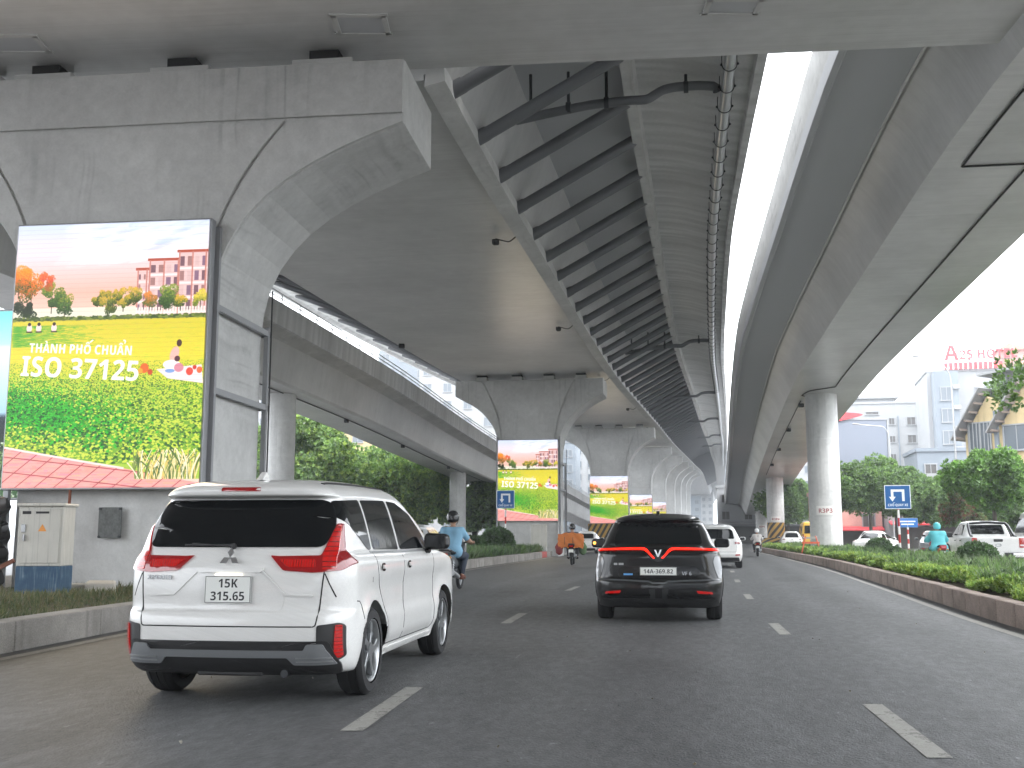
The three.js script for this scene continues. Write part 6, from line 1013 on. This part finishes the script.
function block(name, label, x, d, w, h, dep, turn, wall, category = 'building', group) { const b = thing(name, label, category, [x, 0, d], turn, group); part('wall', box(w, h, dep, 0, h / 2, -dep / 2), wall, b); part('parapet', merge([box(w + .3, .35, .3, 0, h + .1, 0), box(.3, .35, dep, -w / 2, h + .1, -dep / 2), box(.3, .35, dep, w / 2, h + .1, -dep / 2)]), wall, b); return b; }
{
  const b = block('apartment_block', 'wide white apartment block right of the ramp, flat dark roof slab', 61.5, 172, 14.5, 22.6, 12, -.2, M.wWhite);
  windows(b, -2.6, -2.6, 6.5, 21, 1, 6, 2.0, .5, .05, M.winDark); windows(b, -2.6, -2.6, 5.4, 19.8, 1, 6, 2.0, .5, .05, M.winDark); windows(b, 3.4, 3.4, 5, 19.6, 1, 6, 1.3, 1.3, .05, M.winDark); windows(b, -6, -6, 6, 20, 1, 5, .9, 1.2, .05, M.winDark); windows(b, .4, .4, 5, 19.6, 1, 6, .9, 1.1, .05, M.winDark); windows(b, 5.6, 5.6, 6, 20.4, 1, 6, 1.6, 1.7, .05, M.winDark);
  part('roof_slab', box(9.5, .35, 6, -3, 23.6, -3), M.roofTin, b); part('roof_room', box(8, 1.0, 5, -3, 23, -3), M.wWhite, b); part('pipe', box(.2, 20, .2, 1.4, 10.5, .1), M.wGrey, b);
  for (let k = 0; k < 6; k++) part('balcony', merge([box(2.6, .15, 1.0, 5.8, 4.6 + k * 2.9, .5), box(2.6, .8, .08, 5.8, 5.1 + k * 2.9, 1.0)]), M.wGrey, b);
}
{
  const b = block('hotel_tower', 'tall white hotel with red letters on the roof', 66.5, 150, 13.5, 24.6, 14, -.25, M.wWhite);
  part('side_wing', box(3.2, 24.2, 3, -4.6, 12.1, 1.5), M.wGrey, b);
  windows(b, -4.6, -4.6, 5.5, 21, 1, 6, 1.5, 1.9, 3.05, M.winGlass); for (let k = 0; k < 7; k++) part('air_unit', rbox(.9, .6, .4, .05, -3.3, 4.5 + k * 2.9, 3.2), M.wWhite, b);
  windows(b, 1.2, 5.6, 4, 18.2, 3, 5, 1.2, 1.5, .05, M.winDark); windows(b, 0.6, 0.6, 21.2, 21.2, 1, 1, 1.9, 1.9, .05);
  { const A = part('roof_letter', lettering('A', 2.1, .3), M.redSign, b); A.position.set(-3.3, 26.2, .3); const l1 = part('roof_letters', lettering('25 HOTEL', 1.3, .3), M.redSign, b); l1.position.set(1.6, 26.25, .3); l1.scale.x = .95; }
  for (let k = 0; k < 12; k++) part('sign_strip', box(.5, .95, .2, -4.1 + k * .66, 25.3, .4), M.redSign, b);
  part('sign_frame', merge([...[-5, -2.5, 0, 2.5, 5, 7].map(x => box(.12, 3.8, .12, x, 26.3, 0)), box(13, .12, .12, 1, 26.2, 0), box(13, .12, .12, 1, 24.8, 0)]), M.roofTin, b);
  part('roof_hut', merge([box(4, 2.6, 4, 5.2, 26.2, -3)]), M.wPink, b); part('hut_roof', new THREE.ConeGeometry(3.4, 1.4, 4).rotateY(Math.PI / 4).translate(5.2, 28.2, -3), M.tile, b); part('mast', merge([rod(new THREE.Vector3(-.5, 24.6, -2), new THREE.Vector3(-.5, 30, -2), .1, .05), box(.9, .08, .08, -.5, 29.4, -2), box(.7, .08, .08, -.5, 28.9, -2)]), M.roofTin, b);
}
{
  const b = thing('yellow_house', 'cream yellow house with stepped tin eaves at the right edge', 'house', [34.8, 0, 74], -.96);
  part('wall', extrude([[-3.3, 0], [8, 0], [8, 10.5], [4.2, 10.5], [1.35, 11.7], [-.65, 8.7], [-.66, 10.6], [-1.5, 11.1], [-3.3, 8.4]], 8).translate(0, 0, -8), M.wCream, b);
  for (const [x0, y0, x1, y1] of [[-3.75, 8.0, -1.35, 11.6], [-1.0, 8.35, 1.5, 12.1]]) {
    const L = Math.hypot(x1 - x0, y1 - y0), a = Math.atan2(y1 - y0, x1 - x0); part('tin_roof', T(box(L, .09, 9.4), (x0 + x1) / 2, (y0 + y1) / 2 + .1, -3.6, 0, 0, 0).translate(-(x0 + x1) / 2, -(y0 + y1) / 2, 3.6).rotateZ(a).translate((x0 + x1) / 2, (y0 + y1) / 2, -3.6), M.roofTin, b);
    for (let k = 0; k < 6; k++) { const t = (k + .5) / 6; part('rafter', box(.12, .16, 1.0, lerp(x0, x1, t) + .08, lerp(y0, y1, t) - .12, .52), M.rafter, b); }
  }
  windows(b, -2.15, -2.15, 8.0, 8.0, 1, 1, 1.7, 2.5, .06, M.winGlass); for (let k = 0; k < 6; k++) part('window_bar', box(.05, 2.5, .05, -2.85 + k * .28, 8.0, .2), M.wWhite, b);
  windows(b, .6, .6, 8.0, 8.0, 1, 1, 1.9, 1.8, .06, M.winGlass); windows(b, 4.8, 4.8, 8.0, 8.0, 1, 1, 1.9, 1.8, .06, M.winGlass);
  part('string_course', box(11.4, .45, .3, 2.3, 5.9, .12), M.wPink, b); part('tile_hood', T(new THREE.ConeGeometry(.7, .9, 4).rotateY(.78), -.75, 6.9, .45), M.tile, b); part('down_pipe', box(.3, 3.6, .15, -.85, 8.2, .08), M.wGrey, b);
  part('roof_terrace', merge([box(6, .25, 5, 1.6, 10.9, -4.2), box(5.6, 2.2, .2, 1.6, 12.0, -6)]), M.wWhite, b);
  for (const x of [-1.2, .7, 3.9]) part('terrace_post', box(.32, 2.2, .32, x, 12.0, -2), M.wWhite, b); part('terrace_lintel', box(3.4, .7, .2, 2.4, 12.6, -2.1), M.wWhite, b);
  part('terrace_roof', T(box(8, .14, 6.2), 1.2, 13.15, -4.2, 0, 0, .07), M.roofTin, b); for (let k = 0; k < 12; k++) part('balustrade_bar', box(.06, .85, .06, -1.2 + k * .5, 11.4, -1.7), M.wWhite, b); part('top_rail', box(5.9, .08, .1, 1.6, 11.85, -1.7), M.wWhite, b);
  tag(leaves('terrace_creeper', 420, leafG, () => ({ p: V(35.0 + rr(-.6, 1.1), rr(10.3, 12.2) , 75.6 + rr(-.8, .8)), n: up(.9), s: rr(.12, .26) }), GREEN, scene), 'leafy creeper hanging from the roof terrace of the yellow house', 'plant', null, 'stuff');
  part('shop_fascia', box(11, 1.1, .5, 2.2, 3.7, .3), M.redSign, b); part('shop_fascia', box(4.2, 2.0, .3, 1.4, 4.0, .62), M.wWhite, b); for (let k = 0; k < 3; k++) part('shop_front', box(3, 2.6, .1, -1.4 + k * 3.5, 1.4, .06), M.winDark, b);
}
{
  const b = thing('billboard', 'plain pale grey billboard behind the column marked R3P3', 'billboard', [36.3, 0, 112], -.12);
  part('panel', rbox(6.6, 4.7, .35, .03, 0, 11.0, 0), std([.16, .18, .22], .6), b); part('frame', merge([box(6.9, .14, .5, 0, 8.6, 0), box(6.9, .14, .5, 0, 13.4, 0), box(.14, 4.8, .5, -3.4, 11, 0), box(.14, 4.8, .5, 3.4, 11, 0)]), M.wWhite, b); part('post', merge([rod(new THREE.Vector3(-2, 0, -.3), new THREE.Vector3(-2, 8.6, -.3), .2), rod(new THREE.Vector3(2, 0, -.3), new THREE.Vector3(2, 8.6, -.3), .2)]), M.galv, b);
  part('red_banner', extrude(smooth([[-3.6, 13.0], [-3.5, 14.1], [-1.5, 14.2], [.9, 13.9], [-.8, 13.4], [-2.4, 13.1]]), .2, .02).translate(0, 0, .2), M.redSign, b); const l = part('lettering', lettering('no', .9, .08), M.wWhite, b); l.position.set(-2.2, 13.35, .42);
}
// low shops and walls along the right side
for (const [x, d, w, h, mat, l] of [[37.5, 96, 7, 6.5, M.wWhite, 'low white shop house left of the yellow house'], [44, 104, 8, 9.5, M.wGrey, 'grey gabled shop house below the hotel'], [31.5, 100, 6, 5.2, M.wPink, 'pinkish low shop behind the trees'], [49, 118, 10, 8.2, M.wPink, 'pink walled house in front of the hotel'], [50, 135, 16, 9, M.wWhite, 'long low white house below the apartment block'], [38, 150, 18, 8, M.wWhite, 'low white row beyond the right ramp columns'], [47, 72, 10, 12, M.wWhite, 'white house just past the right edge']]) {
  const b = block('shop_house', l, x, d, w, h, 8, -.2, mat, 'building', 'shop houses on the right'); windows(b, -w / 2 + 1.2, w / 2 - 1.2, h * .5, h * .8, Math.max(2, Math.round(w / 3)), 2, 1.1, 1.2, .05, M.winDark); part('awning', T(box(w, .1, 1.6), 0, h * .36, .7, .2), h % 2 ? M.redSign : M.roofTin, b); part('shop_front', box(w - .8, h * .3, .1, 0, h * .16, .06), M.winDark, b);
}
// far left and straight ahead
for (const [x, d, w, h, mat, l] of [[-25, 150, 16, 17, M.wCream, 'pale yellow block above the left trees'], [-38, 140, 14, 21, M.wWhite, 'white block behind the left ramp'], [-8, 190, 18, 36, M.wWhite, 'pale tall block between the left ramp and second pier'], [-20, 210, 14, 42, M.wGrey, 'grey tower behind the left ramp railing'], [10.8, 230, 6, 24, M.wGrey, 'grey block seen between the second and third piers'], [17.8, 260, 6, 30, M.wWhite, 'slim pale tower seen between the second and third piers'], [-60, 170, 30, 24, M.wPink, 'broad block far to the left'], [99, 470, 16, 38, M.wGrey, 'hazy tower at the end of the road'], [92, 520, 12, 30, M.wWhite, 'hazy lower block at the end of the road'], [72, 240, 26, 18, M.wWhite, 'far white terrace beyond the right ramp'], [120, 300, 40, 26, M.wWhite, 'far wide block behind the hotel'], [52, 420, 44, 16, M.wGrey, 'hazy low row closing the view under the viaduct']]) {
  const b = block('city_block', l, x, d, w, h, 12, d > 100 ? -.15 : 0, mat, 'building', 'distant city blocks'); const c = Math.max(2, Math.round(w / 3.4)), r = Math.max(2, Math.round(h / 3.4)); if (c * r < 150) windows(b, -w / 2 + 1.5, w / 2 - 1.5, 2.5, h - 2, c, r, 1.5, 1.6, .05, M.winGlass);
}
// the street behind the camera, mirrored in paint and glass
for (const [x, d, w, h, mat, l] of [[-30, -60, 16, 14, M.wPink, 'pink house behind the camera on the left'], [34, -45, 18, 16, M.wCream, 'cream house behind the camera on the right'], [4, -120, 40, 12, M.wGrey, 'grey row closing the street behind the camera']]) { const b = block('street_house', l, x, d, w, h, 10, Math.PI, mat, 'building', 'houses behind the camera'); windows(b, -w / 2 + 1.5, w / 2 - 1.5, 3, h - 2, Math.round(w / 4), 3, 1.5, 1.6, .05, M.winDark); }
for (const [x, d] of [[-16, -30], [-17, -48], [18, -26], [21, -48], [15, -66], [-14, -70]]) tree('leafy tree behind the camera ' + (x < 0 ? 'left' : 'right') + ' of the road, ' + ['nearest', 'middle', 'farthest'][Math.abs(d) < 35 ? 0 : Math.abs(d) < 55 ? 1 : 2], x, d, { h: 9, r: 4.2, n: 2000, clumps: 24, leaf: .5, group: 'trees behind the camera' });
renderer.render(scene, camera);
